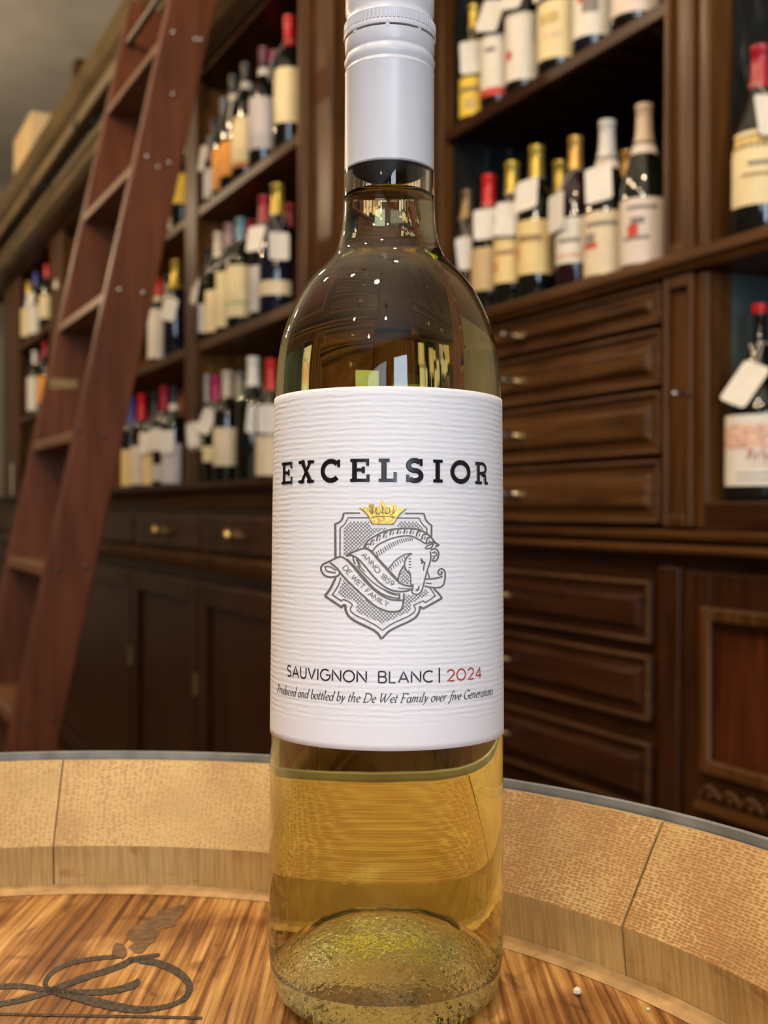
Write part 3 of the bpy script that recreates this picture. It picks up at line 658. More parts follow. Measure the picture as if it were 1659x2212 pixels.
# ------------------------------------------------------------------ barrel
HH = .1438                                     # eye above the barrel head, in the tilted frame
BCX, BCY = -.1106, .2301                       # barrel axis
BZ0 = EYE - .012                               # barrel foot below the eye
ZH = BZ0 - HH                                  # head height above the foot
bar = thing('barrel', 'upright oak wine barrel with branded head under the white wine bottle', 'barrel', tilted(BCX, BCY, -BZ0), (-TILT, 0, 0))
ZT = ZH + .0493
outer = [(.2573, 0), (.281, .12), (.303, .28), (.312, .46), (.303, ZT-.28), (.281, ZT-.12), (.2573, ZT)]
inner = [(.2555, ZT), (.2352, ZH+.0183), (.2374, ZH), (.236, ZH-.03), (.250, ZH-.12), (.283, .46), (.250, .16), (.236, .07), (.2374, .05), (.2555, 0)]
seams = [36.6, 67.5, 95.9, 121, 143, 169, 190, 214, 239, 262, 284, 309, 334, 353, 371.5, 396.6]
hidden_gap = .0024
for i in range(len(seams)-1):
    a0, a1 = math.radians(seams[i])+hidden_gap/2, math.radians(seams[i+1])-hidden_gap/2
    ns = 7; rnd = random.Random(i*11+3); j = rnd.uniform(-.0007, .0007)
    prof = outer + [(r+j if z > ZH else r, z) for r, z in inner]; npf = len(prof)
    pl_ = [0.0]
    for k in range(1, npf): pl_.append(pl_[-1]+math.hypot(prof[k][0]-prof[k-1][0], prof[k][1]-prof[k-1][1]))
    pl_.append(pl_[-1]+.002)
    vs = []; fs = []; mi = []; uvs = []
    uo, vo = rnd.uniform(0, 5), rnd.uniform(0, 5)
    for s_ in range(ns+1):
        a = a0+(a1-a0)*s_/ns
        for r, z in prof: vs.append((r*math.cos(a), r*math.sin(a), z))
    for s_ in range(ns):
        for k in range(npf):
            k2 = (k+1) % npf
            fs.append((s_*npf+k, (s_+1)*npf+k, (s_+1)*npf+k2, s_*npf+k2)); mi.append(1 if k == len(outer) else 0)
            ua, ub = .2376*(a0+(a1-a0)*s_/ns)+uo, .2376*(a0+(a1-a0)*(s_+1)/ns)+uo
            uvs += [(ua, pl_[k]+vo), (ub, pl_[k]+vo), (ub, pl_[k+1]+vo), (ua, pl_[k+1]+vo)]
    fs.append(tuple(range(npf))); mi.append(0); uvs += [(r+uo, z) for r, z in prof]
    fs.append(tuple(ns*npf+k for k in range(npf))[::-1]); mi.append(0); uvs += [(r+uo, z) for r, z in prof][::-1]
    me = bpy.data.meshes.new('stave'); me.from_pydata(vs, [], fs); me.materials.append(stave_m); me.materials.append(stave_end2 if i in (0, len(seams)-2) else stave_end)
    me.polygons.foreach_set('material_index', mi)
    ul = me.uv_layers.new(name='uv'); ul.data.foreach_set('uv', [c for p in uvs for c in p])
    me.polygons.foreach_set('use_smooth', [True]*len(fs)); me.set_sharp_from_angle(angle=math.radians(25)); me.update()
    o = bpy.data.objects.new('stave', me); COL.objects.link(o); o.parent = bar
def hoop(z0, z1, r0, r1, name='hoop'):
    t = .0028
    m = MB().lathe([(r0, z0), (r0+t, z0), (r1+t, z1), (r1, z1), (r0, z0)], 96)
    return part(name, m, steel_hoop, bar, smooth=40)
hoop(ZT-.045, ZT+.003, .2660, .2578); hoop(ZT-.135, ZT-.095, .2848, .2772); hoop(ZT-.30, ZT-.255, .3055, .2995)
hoop(.0, .05, .2578, .2665); hoop(.095, .135, .2772, .2848); hoop(.255, .30, .2995, .3055)
rivet = MB()
for k in range(2): rivet.lathe([(.0001, .003), (.003, .0022), (.0045, 0)], 10, (.2680*math.cos(1.2+.09*k), .2680*math.sin(1.2+.09*k), ZT-.02))
part('rivet', rivet, steel_hoop, bar, smooth=60)
RHD = .2370
cuts = [-.2368, -.160, -.052, .100, .203, .2368]
for k in range(len(cuts)-1):
    x0, x1 = cuts[k]+.00012, cuts[k+1]-.00012
    pts = []
    xs = [x0+(x1-x0)*i/14 for i in range(15)]
    pts = [(x, -math.sqrt(max(0, RHD**2-x*x))) for x in xs] + [(x, math.sqrt(max(0, RHD**2-x*x))) for x in xs[::-1]]
    ang = math.radians(-3); pts = [(x*math.cos(ang)-y*math.sin(ang), x*math.sin(ang)+y*math.cos(ang)) for x, y in pts]
    part('head_board', MB().prism(pts, ZH-.022, ZH), head_m, bar)
ring = MB().lathe([(.2365, ZH+.0001), (.2368, ZH+.0022), (.2340, ZH+.0014), (.2300, ZH+.0002), (.2365, ZH+.0001)], 128)
part('head_chamfer', ring, plain('worn_pale_edge', (0.46, 0.29, 0.13), 0.6, noise=0.3, nscale=120), bar, smooth=50)
# the rest of the head below is the floor end
part('foot_board', MB().lathe([(.2370, .045), (.2370, .065)], 64, cap0=True, cap1=True), head_m, bar)

def head_pt(px, py, lift=.00025):
    r = ray_t(px, py); t = -(HH-lift)/r.z; p = r*t; return (p.x-BCX, p.y-BCY, ZH+lift)
def smooth_path(pts, sub=6, closed=False):
    out = []; n = len(pts)
    for i in range(n if closed else n-1):
        if closed: p0, p1, p2, p3 = pts[i-1], pts[i], pts[(i+1) % n], pts[(i+2) % n]
        else: p0, p1, p2, p3 = pts[max(i-1, 0)], pts[i], pts[i+1], pts[min(i+2, n-1)]
        for k in range(sub):
            t = k/sub
            out.append(tuple(.5*((2*p1[c]) + (-p0[c]+p2[c])*t + (2*p0[c]-5*p1[c]+4*p2[c]-p3[c])*t*t + (-p0[c]+3*p1[c]-3*p2[c]+p3[c])*t**3) for c in range(len(p1))))
    if not closed: out.append(tuple(pts[-1]))
    return out
def ribbon(mb, pts, wfun, mp, dome=0.0, step=None):
    """flat stroke along 2-D points (third value, if any, is the local width); mp maps (x, y, lift) to 3-D"""
    P = []
    for i in range(len(pts)-1):
        a, b = pts[i], pts[i+1]; d = math.hypot(b[0]-a[0], b[1]-a[1])
        k = max(1, int(d/step)) if step else 1
        for j in range(k): P.append(tuple(a[c]+(b[c]-a[c])*j/k for c in range(len(a))))
    P.append(tuple(pts[-1])); n = len(P)
    if n < 2: return
    prof = [(-.5, 0), (.5, 0)] if not dome else [(-.5, 0), (-.36, dome), (.36, dome), (.5, 0)]
    m = len(prof); vs = []; fs = []
    for i in range(n):
        dx, dy = 0, 0
        if i > 0:
            l = math.hypot(P[i][0]-P[i-1][0], P[i][1]-P[i-1][1]) or 1; dx += (P[i][0]-P[i-1][0])/l; dy += (P[i][1]-P[i-1][1])/l
        if i < n-1:
            l = math.hypot(P[i+1][0]-P[i][0], P[i+1][1]-P[i][1]) or 1; dx += (P[i+1][0]-P[i][0])/l; dy += (P[i+1][1]-P[i][1])/l
        l = math.hypot(dx, dy) or 1; dx /= l; dy /= l
        w = wfun(P[i], dx, dy) if callable(wfun) else wfun
        for o, h in prof: vs.append(mp(P[i][0]-dy*w*o, P[i][1]+dx*w*o, h))
    for i in range(n-1):
        for k in range(m-1): fs.append((i*m+k, i*m+k+1, (i+1)*m+k+1, (i+1)*m+k))
    mb.add(vs, fs)
S5 = .2773
def hp(x, y, h=0): return head_pt(x*S5, 1880+y*S5, .00022+h)
bm_ = MB(); wv = lambda p, dx, dy: p[2]*1.25
for st in ([(1245,655,16),(1190,665,26),(1120,680,34),(1000,700,36)],
           [(1080,700,38),(1200,715,42),(1320,755,46),(1420,820,48),(1472,890,46),(1462,960,40),(1410,1015,32),(1320,1052,28),(1200,1076,34),(1080,1083,44),(950,1068,52),(800,1038,56),(650,1000,54),(500,960,50),(400,930,44)],
           [(960,665,26),(850,675,26),(700,690,26),(560,720,26),(440,770,28),(375,830,30),(352,885,32),(372,925,34),(420,945,34)],
           [(1040,690,36),(950,735,38),(850,775,38),(700,820,38),(560,870,38),(450,910,38),(380,940,38),(280,975,36),(150,1010,34),(0,1042,32),(-120,1070,30)],
           [(1085,850,30),(1045,888,46),(950,920,42),(850,940,40),(700,950,36),(560,945,36),(450,940,36),(340,930,36),(250,912,34),(120,900,34),(0,905,34),(-120,925,32)]):
    ribbon(bm_, smooth_path(st, 8), wv, hp)
ribbon(bm_, [(-120,1117),(600,1130),(1200,1140),(1575,1150)], 20, hp, step=60)
part('brand_flourish', bm_, brand_m, bar, label='burnt looping flourish and rule', fixn=False)
lf = MB()
poly = [(1440,265),(1395,270),(1350,290),(1320,290),(1285,315),(1240,308),(1205,360),(1170,368),(1135,388),(1100,420),(1050,425),(1020,450),(980,500),(1010,540),(1050,560),(1000,600),(1060,645),(1110,640),(1160,580),(1200,555),(1230,500),(1260,450),(1310,445),(1360,430),(1375,390),(1410,350),(1440,300)]
lf.add([hp(x, y) for x, y in poly], [tuple(range(len(poly)))])
poly = [(880,590),(905,560),(945,570),(980,600),(992,650),(960,690),(920,672),(870,650)]
lf.add([hp(x, y, .00005) for x, y in poly], [tuple(range(len(poly)))])
part('brand_leaf', lf, brand_soft, bar, label='faded burnt leaf mark', fixn=False)
crumbs = MB()
for px, py, s in ((1185, 1990, .0022), (1247, 2150, .0024), (1180, 2000, .0012), (190, 1925, .0012), (78, 1926, .001), (1225, 2062, .001), (1400, 2185, .001)):
    x, y, z = head_pt(px, py, 0); crumbs.lathe([(s*.3, 0), (s*.6, s*.3), (s*.5, s*.7), (s*.1, s)], 7, (x, y, z+.0003), cap0=True, cap1=True)
part('crumb', crumbs, white_paper, bar, kind='stuff')

# ------------------------------------------------------------------ the white wine bottle
BX, BD = .0012, .3600
hero = thing('wine_bottle', 'clear bottle of pale yellow white wine with ribbed white label, standing on the barrel', 'bottle', tilted(BX, BD, -HH+.0003), (-TILT, 0, 0))
def r_px(p): return BD*math.sin(math.atan(p/F_PX))
def z_px(y): return HH + (1166-y)*BD/F_PX
body = [(370, 98.5), (430, 98.6), (462, 99.4), (489, 101.8), (506, 104.5), (523, 108.5), (540, 114.5), (556, 122.5), (573, 137.5), (590, 155.0), (607, 170.5), (624, 183.0), (641, 193.5), (658, 202.5), (675, 210.3), (691, 217.0), (708, 223.3), (725, 228.8), (742, 233.0), (759, 236.4), (776, 239.2), (793, 241.3), (826, 244.0), (870, 245.5), (1100, 247.8), (1600, 250.2), (1900, 251.6)]
up = [(r_px(p), z_px(y)) for y, p in body][::-1]
base_o = [(.0005, .0245), (.008, .0240), (.0145, .0212), (.0200, .0150), (.0238, .0075), (.0262, .0022), (.0282, .0003), (.0302, .0), (.0322, .0007), (.0342, .0030), (.0356, .0062), (.0365, .0105), (.0370, .0160)]
neck = [(.01395, .2640), (.0138, .2700), (.0138, .3000), (.0132, .3185), (.0005, .3186)]
gprof = base_o + up + neck
ob = MB().lathe(gprof, 160, cap0=True, cap1=True)
ob.m = [1 if (sum(ob.v[i][2] for i in f)/len(f)) < .0085 and max(math.hypot(*ob.v[i][:2]) for i in f) > .0300 else 0 for f in ob.f]
for q_, f in enumerate(ob.f):
    if max(math.hypot(*ob.v[i][:2]) for i in f) < .0325 and max(ob.v[i][2] for i in f) < .03: ob.m[q_] = 2
part('glass_body', ob, [glass_out, glass_base, glass_dome], hero, smooth=180, fixn=False)
LEVEL = .2545
inner_up = [(max(r-.0027, .0112), z) for r, z in up]
wprof = [(.0005, .0300), (.0085, .0295), (.0150, .0267), (.0205, .0205), (.0248, .0135), (.0282, .0098), (.0308, .0098), (.0328, .0125), (.0338, .0165), (.0343, .0220)]
wprof += [(r, z) for r, z in inner_up if .026 < z < LEVEL-.001] + [(inner_up[-1][0], LEVEL)]
wm = MB().lathe(wprof, 128, cap0=True)
nb = len(wm.f)
rl = inner_up[-1][0]
wm.lathe([(rl, LEVEL), (rl*.85, LEVEL-.0006), (rl*.5, LEVEL-.0009), (.0004, LEVEL-.0010)], 128, mi=1, cap1=True)
wo = part('wine', wm, wine_m, hero, smooth=180, fixn=False, label='pale yellow wine')
bmx = bmesh.new(); bmx.from_mesh(wo.data); bmesh.ops.remove_doubles(bmx, verts=bmx.verts[:], dist=1e-6); bmx.to_mesh(wo.data); bmx.free()
wo.data.set_sharp_from_angle(angle=math.radians(50))
ra = wo.data.attributes.new('relative_index', 'FLOAT', 'FACE')
ra.data.foreach_set('value', [1.342 if p.center.z > LEVEL-.0011 and p.normal.z > .7 else 1.342/1.50 for p in wo.data.polygons])
part('neck_inner_wall', MB().lathe([(rl, LEVEL), (rl, .2640), (.0110, .2700), (.0095, .310), (.0005, .3105)], 96, cap1=True), glass_air, hero, smooth=180, fixn=False)

# screw cap
rc = r_px(97.4)
cp = [(rc-.0004, .2616), (rc, .2618), (rc, .2935), (rc+.0001, .2938), (rc-.00045, .2950), (rc+.0001, .2962), (rc+.00025, .2974), (rc-.0002, .2984), (rc-.0006, .2993), (rc, .3004), (rc+.0001, .3040), (rc-.0005, .3042), (rc-.0005, .3030), (rc-.0007, .262), (rc-.0004, .2616)]
sc_ = part('screw_cap', MB().lathe(cp, 96), cap_white, hero, smooth=35)
rk = rc+.00035
tp = [(rc-.0008, .30455), (rk, .3046), (rk+.0002, .3053), (rk-.0001, .3063), (rk-.00035, .3064), (rk-.00035, .3092), (rk-.0002, .3096), (rk-.0006, .3105), (rk-.0009, .3120), (rk-.0004, .3135), (rk-.0004, .3200), (rk-.0012, .3214), (.0005, .3216)]
cap_top = part('cap_top', MB().lathe(tp, 96, cap1=True), cap_white, sc_, smooth=35)
kb = MB()
for k in range(72):
    a = 2*math.pi*k/72; w = .00032
    ca, sa = math.cos(a), math.sin(a); t = Vector((-sa, ca, 0)); rr = Vector((ca, sa, 0))
    q0 = [rr*(rk-.0005)-t*w, rr*(rk+.0001)-t*w, rr*(rk+.0001)+t*w, rr*(rk-.0005)+t*w]
    kb.hexa([p+Vector((0, 0, .3064)) for p in q0], [p+Vector((0, 0, .3091)) for p in q0])
lin = MB().lathe([(rc-.00075, .2618), (rc-.00075, .3030)], 64)
part('cap_lining', lin, plain('dark_cap_lining', (0.035, 0.032, 0.022), 0.5), sc_, smooth=180)
part('knurling', kb, cap_white, sc_, bevel=0)
part('slit_shadow_band', MB().lathe([(rc-.0009, .3028), (rc-.0009, .3050)], 64), plain('slit_shadow_liner', (0.05, 0.05, 0.06), 0.6), sc_)  # dark band behind the cap slit stands in for its shade
for a in (-93, -140, -50, -5, 40, 85, 130, 175):
    a = math.radians(a); w = .0006; rr = Vector((math.cos(a), math.sin(a), 0)); t = Vector((-rr.y, rr.x, 0))
    q0 = [rr*(rc-.0006)-t*w, rr*(rc+.0002)-t*w, rr*(rc+.0002)+t*w, rr*(rc-.0006)+t*w]
    part('bridge', MB().hexa([p+Vector((0, 0, .3036)) for p in q0], [p+Vector((0, 0, .3050)) for p in q0]), cap_white, sc_)

# label and its print
UPZ = sorted((z, r) for r, z in up)
def r_at(z):
    for (z0, r0), (z1, r1) in zip(UPZ, UPZ[1:]):
        if z0 <= z <= z1: return r0+(r1-r0)*(z-z0)/(z1-z0)
    return UPZ[0][1] if z < UPZ[0][0] else UPZ[-1][1]
def on_cyl(theta, z, lift):
    r = r_at(z)+lift; return (r*math.sin(theta), -r*math.cos(theta), z)       # theta 0 faces the camera
def unproject(px, py):
    d = ray_t(px, py); r = .0367
    for _ in range(4):
        a = d.x*d.x+d.y*d.y; b = -2*(d.x*BX+d.y*BD); c = BX*BX+BD*BD-r*r
        disc = max(0.0, b*b-4*a*c); t = (-b-math.sqrt(disc))/(2*a); p = d*t; z = p.z+HH; r = r_at(z)+.0003
    return math.atan2(p.x-BX, -(p.y-BD)), z
zl1 = unproject(837, 836)[1]; zl0 = unproject(834, 1625)[1]
lm = MB(); nu_, nz_ = 96, 60; vs = []; fs = []
for j in range(nz_+1):
    for i in range(nu_+1):
        vs.append(on_cyl(math.radians(-112+224*i/nu_), zl0+(zl1-zl0)*j/nz_, .00022))
for j in range(nz_):
    for i in range(nu_): a = j*(nu_+1)+i; fs.append((a, a+1, a+nu_+2, a+nu_+1))
lm.add(vs, fs)
nfront = len(vs)
lb = part('label', lm, label_m, hero, smooth=180, label='ribbed white paper front label', fixn=False)
so = lb.modifiers.new('thickness', 'SOLIDIFY'); so.thickness = .00012; so.offset = -1
RL = .0368
LIFT = .00030
def on_label(u_, z_, h=0.0): return on_cyl(u_/RL, z_, LIFT+h)
def crest(x, y, h=0.0):
    th, z = unproject(670+x*.19289, 1060+y*.19289); return on_cyl(th, z, LIFT+h)

def arc(cx, cy, rx, ry, a0, a1, n=14): return [(cx+rx*math.cos(math.radians(a0+(a1-a0)*i/n)), cy+ry*math.sin(math.radians(a0+(a1-a0)*i/n))) for i in range(n+1)]
# plain capitals and figures: (width, strokes), height 1
SANS = {
 'A': (.86, [[(0,0),(.43,1),(.86,0)], [(.14,.33),(.72,.33)]]),
 'B': (.66, [[(0,0),(0,1)], [(0,1),(.36,1)]+arc(.36,.765,.24,.235,90,-90)+[(0,.53)], [(0,.53),(.38,.53)]+arc(.38,.265,.28,.265,90,-90)+[(0,0)]]),
 'C': (.90, [arc(.5,.5,.5,.5,48,312,24)]),
 'D': (.80, [[(0,0),(0,1),(.3,1)]+arc(.3,.5,.5,.5,90,-90,20)+[(0,0)]]),
 'E': (.58, [[(.58,1),(0,1),(0,0),(.58,0)], [(0,.52),(.5,.52)]]),
 'F': (.55, [[(.55,1),(0,1),(0,0)], [(0,.52),(.48,.52)]]),
 'G': (.96, [arc(.5,.5,.5,.5,48,360,26)+[(.58,.5)]]),
 'I': (.06, [[(.03,0),(.03,1)]]),
 'L': (.52, [[(0,1),(0,0),(.52,0)]]),
 'M': (.98, [[(0,0),(.08,1),(.49,.1),(.90,1),(.98,0)]]),
 'N': (.80, [[(0,0),(0,1),(.80,0),(.80,1)]]),
 'O': (1.0, [arc(.5,.5,.5,.5,90,450,30)]),
 'S': (.58, [arc(.29,.75,.27,.25,35,270,14)+arc(.29,.25,.29,.25,90,-145,14)]),
 'T': (.62, [[(0,1),(.62,1)], [(.31,1),(.31,0)]]),
 'U': (.70, [[(0,1),(0,.35)]+arc(.35,.35,.35,.35,180,360,16)+[(.70,1)]]),
 'V': (.82, [[(0,1),(.41,0),(.82,1)]]),
 'W': (1.15, [[(0,1),(.29,0),(.575,.95),(.86,0),(1.15,1)]]),
 'Y': (.72, [[(0,1),(.36,.48),(.72,1)], [(.36,.48),(.36,0)]]),
 '0': (.86, [arc(.43,.5,.43,.5,90,450,28)]),
 '1': (.25, [[(0,.78),(.22,1),(.22,0)]]),
 '2': (.66, [arc(.33,.70,.31,.30,165,-35,16)+[(.02,0),(.66,0)]]),
 '4': (.72, [[(.52,0),(.52,1),(0,.27),(.72,.27)]]),
 '5': (.56, [[(.52,1),(.10,1),(.06,.56)]+arc(.26,.32,.30,.32,115,-150,16)]),
 '8': (.60, [arc(.30,.75,.24,.25,-90,270,20), arc(.30,.26,.30,.26,90,450,22)]),
 '9': (.58, [arc(.29,.70,.28,.30,0,360,20), [(.57,.70),(.50,.30),(.22,0)]]),
 '|': (.06, [[(.03,-.12),(.03,1.2)]]),
}
# slanting book hand: x-height .60
ITAL = {
 'a': (.48, [arc(.21,.29,.19,.29,50,400,18), [(.42,.60),(.38,.08),(.48,.03)]]),
 'b': (.46, [[(.02,1.0),(.08,1.04),(.06,.12)], arc(.24,.29,.19,.29,180,-170,18)]),
 'c': (.40, [arc(.23,.29,.20,.29,50,310,16)]),
 'd': (.50, [arc(.21,.29,.19,.29,40,400,18), [(.40,1.0),(.47,1.04),(.40,.08),(.50,.03)]]),
 'e': (.42, [[(.05,.27),(.30,.36)]+arc(.23,.42,.14,.17,-10,110,8)+arc(.24,.29,.20,.29,130,315,14)]),
 'f': (.34, [[(.44,.97),(.37,1.06),(.28,.96),(.20,.45),(.14,-.15),(.05,-.28),(-.04,-.22)], [(.06,.58),(.34,.58)]]),
 'h': (.50, [[(.02,1.0),(.09,1.04),(.04,0)], [(.06,.35),(.18,.54),(.30,.60),(.36,.50),(.34,.10),(.46,.03)]]),
 'i': (.20, [[(.02,.52),(.10,.60),(.06,.10),(.16,.03)], [(.09,.84),(.12,.88)]]),
 'l': (.20, [[(.03,1.0),(.10,1.04),(.05,.10),(.15,.03)]]),
 'm': (.76, [[(.02,.54),(.09,.60),(.04,0)], [(.06,.35),(.17,.54),(.27,.60),(.32,.50),(.29,0)], [(.31,.35),(.42,.54),(.54,.60),(.59,.50),(.57,.10),(.68,.03)]]),
 'n': (.50, [[(.02,.54),(.09,.60),(.04,0)], [(.06,.35),(.18,.54),(.30,.60),(.36,.50),(.34,.10),(.46,.03)]]),
 'o': (.46, [arc(.23,.30,.20,.30,90,450,20)]),
 'r': (.34, [[(.02,.54),(.09,.60),(.04,0)], [(.06,.32),(.17,.53),(.30,.60),(.33,.54)]]),
 's': (.34, [[(.30,.52),(.22,.60),(.11,.56),(.10,.44),(.20,.31),(.27,.18),(.20,.03),(.08,.01),(.02,.09)]]),
 't': (.28, [[(.13,.84),(.07,.14),(.12,.03),(.24,.08)], [(.01,.58),(.27,.58)]]),
 'u': (.50, [[(.02,.54),(.09,.60),(.06,.16),(.13,.02),(.26,.10),(.36,.32)], [(.41,.60),(.37,.10),(.48,.03)]]),
 'v': (.42, [[(.02,.56),(.09,.60),(.14,.02),(.34,.30),(.40,.60)]]),
 'y': (.44, [[(.02,.56),(.09,.60),(.17,.04)], [(.40,.60),(.28,.22),(.12,-.20),(.0,-.28)]]),
 'P': (.60, [[(.10,0),(.14,1)], [(.02,1),(.30,1),(.50,.92),(.56,.76),(.48,.56),(.30,.47),(.14,.48)], [(0,0),(.22,0)]]),
 'D': (.84, [[(.10,0),(.14,1)], [(.02,1),(.38,1),(.66,.86),(.78,.56),(.70,.24),(.46,.03),(.0,0)]]),
 'W': (1.10, [[(.08,1),(.20,0),(.56,.92)], [(.50,1),(.62,0),(1.08,1)], [(0,1),(.2,1)], [(.96,1),(1.16,1)]]),
 'F': (.58, [[(.10,0),(.14,1)], [(.02,1),(.58,1),(.57,.84)], [(.12,.52),(.42,.52)], [(0,0),(.22,0)]]),
 'G': (.80, [[(.74,.82),(.60,.98),(.40,1.0),(.18,.86),(.05,.56),(.10,.22),(.30,.02),(.52,0),(.70,.10),(.70,.38)], [(.56,.38),(.82,.38)]]),
}
def lay(text, font, gap, space):
    x = 0; out = []
    for ch in text:
        if ch == ' ': x += space; continue
        w, st = font[ch]; out.append((x, w, st)); x += w+gap
    return out, x-gap
def text_on_arc(mb, text, font, u0, u1, z0, h, wfun, gap=.24, space=.55, shear=0.0, dome=0, sm=False):
    items, tot = lay(text, font, gap, space); sx = (u1-u0)/tot
    for x, w, st in items:
        for s_ in st:
            pts = [(u0+(x+px_)*sx+shear*py_*h, z0+py_*h) for px_, py_ in s_]
            if sm and len(pts) > 2: pts = smooth_path(pts, 3)
            ribbon(mb, pts, wfun, on_label, dome, step=.0009)
def U(px, py): return unproject(px, py)[0]*RL

# EXCELSIOR in slab capitals
SLAB = {
 'E': [([(.22,0),(.22,1)],'T'), ([(0,.07),(1,.07)],'t'), ([(0,.93),(.95,.93)],'t'), ([(.22,.52),(.72,.52)],'t'), ([(.92,1),(.92,.70)],'t'), ([(.95,0),(.95,.32)],'t'), ([(.70,.38),(.70,.66)],'t')],
 'X': [([(.20,1),(.82,0)],'T'), ([(.80,1),(.18,0)],'t'), ([(0,.93),(.42,.93)],'t'), ([(.60,.93),(1,.93)],'t'), ([(0,.07),(.40,.07)],'t'), ([(.58,.07),(1,.07)],'t')],
 'C': [(arc(.52,.5,.42,.42,42,318,26),'T'), ([(.90,.98),(.90,.66)],'t')],
 'L': [([(.30,0),(.30,1)],'T'), ([(0,.93),(.62,.93)],'t'), ([(0,.07),(1,.07)],'t'), ([(.94,0),(.94,.42)],'t')],
 'S': [(arc(.48,.72,.36,.22,30,262,14)+arc(.50,.28,.38,.22,82,-150,14),'T'), ([(.88,1),(.88,.70)],'t'), ([(.08,0),(.08,.32)],'t')],
 'I': [([(.5,0),(.5,1)],'T'), ([(.02,.07),(.98,.07)],'t'), ([(.02,.93),(.98,.93)],'t')],
 'O': [(arc(.5,.5,.41,.42,90,450,30),'T')],
 'R': [([(.24,0),(.24,1)],'T'), ([(0,.07),(.50,.07)],'t'), ([(0,.93),(.58,.93)]+arc(.58,.71,.27,.22,90,-90,10)+[(.24,.49)],'t'), ([(.52,.49),(.78,.40),(.80,.07)],'T'), ([(.74,.07),(1.02,.07)],'t')],
}
ex = MB()
zb_ = unproject(837, 1043)[1]; hx = unproject(837, 993)[1]-zb_
for ch, x0, x1 in (('E',610,632),('X',646,679),('C',693,736),('E',757,797),('L',818,856),('S',878,914),('I',935,956),('O',973,1016),('R',1026,1052)):
    u0, u1 = U(x0, 1018), U(x1, 1018)
    for pts, tk in SLAB[ch]:
        w = {'T': .00150, 't': .00098}[tk]
        ribbon(ex, [(u0+(u1-u0)*a, zb_+b*hx) for a, b in pts], w, on_label, .00022, step=.0008)
part('brand_lettering', ex, ink_black, lb, label='raised glossy black capitals', smooth=30, fixn=False)
# variety, bar, vintage, producer line
sv = MB(); zb_ = unproject(837, 1477)[1]; hs = unproject(837, 1453)[1]-zb_
text_on_arc(sv, 'SAUVIGNON', SANS, U(621, 1450), U(791, 1470), zb_, hs, .00046, gap=.26)
text_on_arc(sv, 'BLANC', SANS, U(818, 1470), U(936, 1470), zb_, hs, .00046, gap=.26)
ub = U(949, 1465); ribbon(sv, [(ub, zb_-hs*.12), (ub, zb_+hs*1.25)], .00046, on_label, step=.0008)
part('variety_lettering', sv, ink_plum, lb, label='thin dark capitals', fixn=False)
yr = MB(); text_on_arc(yr, '2024', SANS, U(966, 1460), U(1040, 1455), zb_, hs, .00046, gap=.24)
part('vintage_lettering', yr, ink_red, lb, label='brick red year', fixn=False)
it = MB(); zi_ = unproject(837, 1520)[1]; hi = unproject(837, 1501)[1]-zi_
def nib(p, dx, dy): return .00013 + .00026*abs(dx*math.sin(math.radians(35)) - dy*math.cos(math.radians(35)))
text_on_arc(it, 'Produced and bottled by the De Wet Family over five Generations', ITAL, U(599, 1500), U(1064, 1492), zi_, hi, nib, gap=.06, space=.32, shear=.26, sm=True)
part('producer_lettering', it, ink_soft, lb, label='small grey italic line', fixn=False)

# crest
cm = MB()
def line(pts, w=13, sm=True, closed=False):
    w *= 1.2
    if sm: pts = smooth_path(pts, 5, closed)
    ribbon(cm, pts, w, crest, step=18)
line([(560,262),(375,262)], 14, False); line([(375,262),(362,320),(330,362),(278,385)], 18); line([(280,380),(283,770)], 22, False)
line([(285,985),(255,1050),(215,1125),(163,1190)], 22); line([(163,1190),(355,1320)], 24, False); line([(350,1322),(368,1298),(392,1298),(398,1350),(430,1415),(500,1470),(600,1520),(700,1568),(760,1615),(790,1660),(806,1668)], 24)
line([(806,1668),(835,1635),(890,1582),(1000,1525),(1110,1475),(1190,1420),(1226,1350),(1230,1312),(1268,1335)], 20); line([(1262,1335),(1478,1215)], 20, False); line([(1478,1218),(1440,1165),(1385,1110)], 18)
line([(1060,265),(1275,268)], 14, False); line([(1275,268),(1290,325),(1320,370),(1360,398)], 16); line([(1360,396),(1358,540)], 18, False)
line([(660,315),(420,315)], 11, False); line([(420,315),(400,365),(370,402),(335,430)], 11); line([(335,428),(333,750)], 13, False)
line([(345,985),(310,1080),(245,1180)], 13); line([(245,1178),(352,1247)], 13, False); line([(348,1247),(368,1232),(400,1240),(470,1285),(450,1330),(462,1370),(520,1412),(600,1450),(700,1500),(770,1545),(806,1576)], 12)
line([(806,1576),(850,1545),(930,1495),(1020,1455),(1110,1412),(1165,1370),(1176,1330),(1158,1292)], 12); line([(1155,1295),(1268,1245)], 11, False); line([(1265,1243),(1292,1268)], 11, False); line([(1290,1266),(1402,1190)], 11, False); line([(1402,1192),(1370,1140),(1340,1100)], 11)
line([(960,318),(1222,318)], 11, False); line([(1222,318),(1240,360),(1270,400),(1305,432)], 11); line([(1306,430),(1308,495)], 12, False)
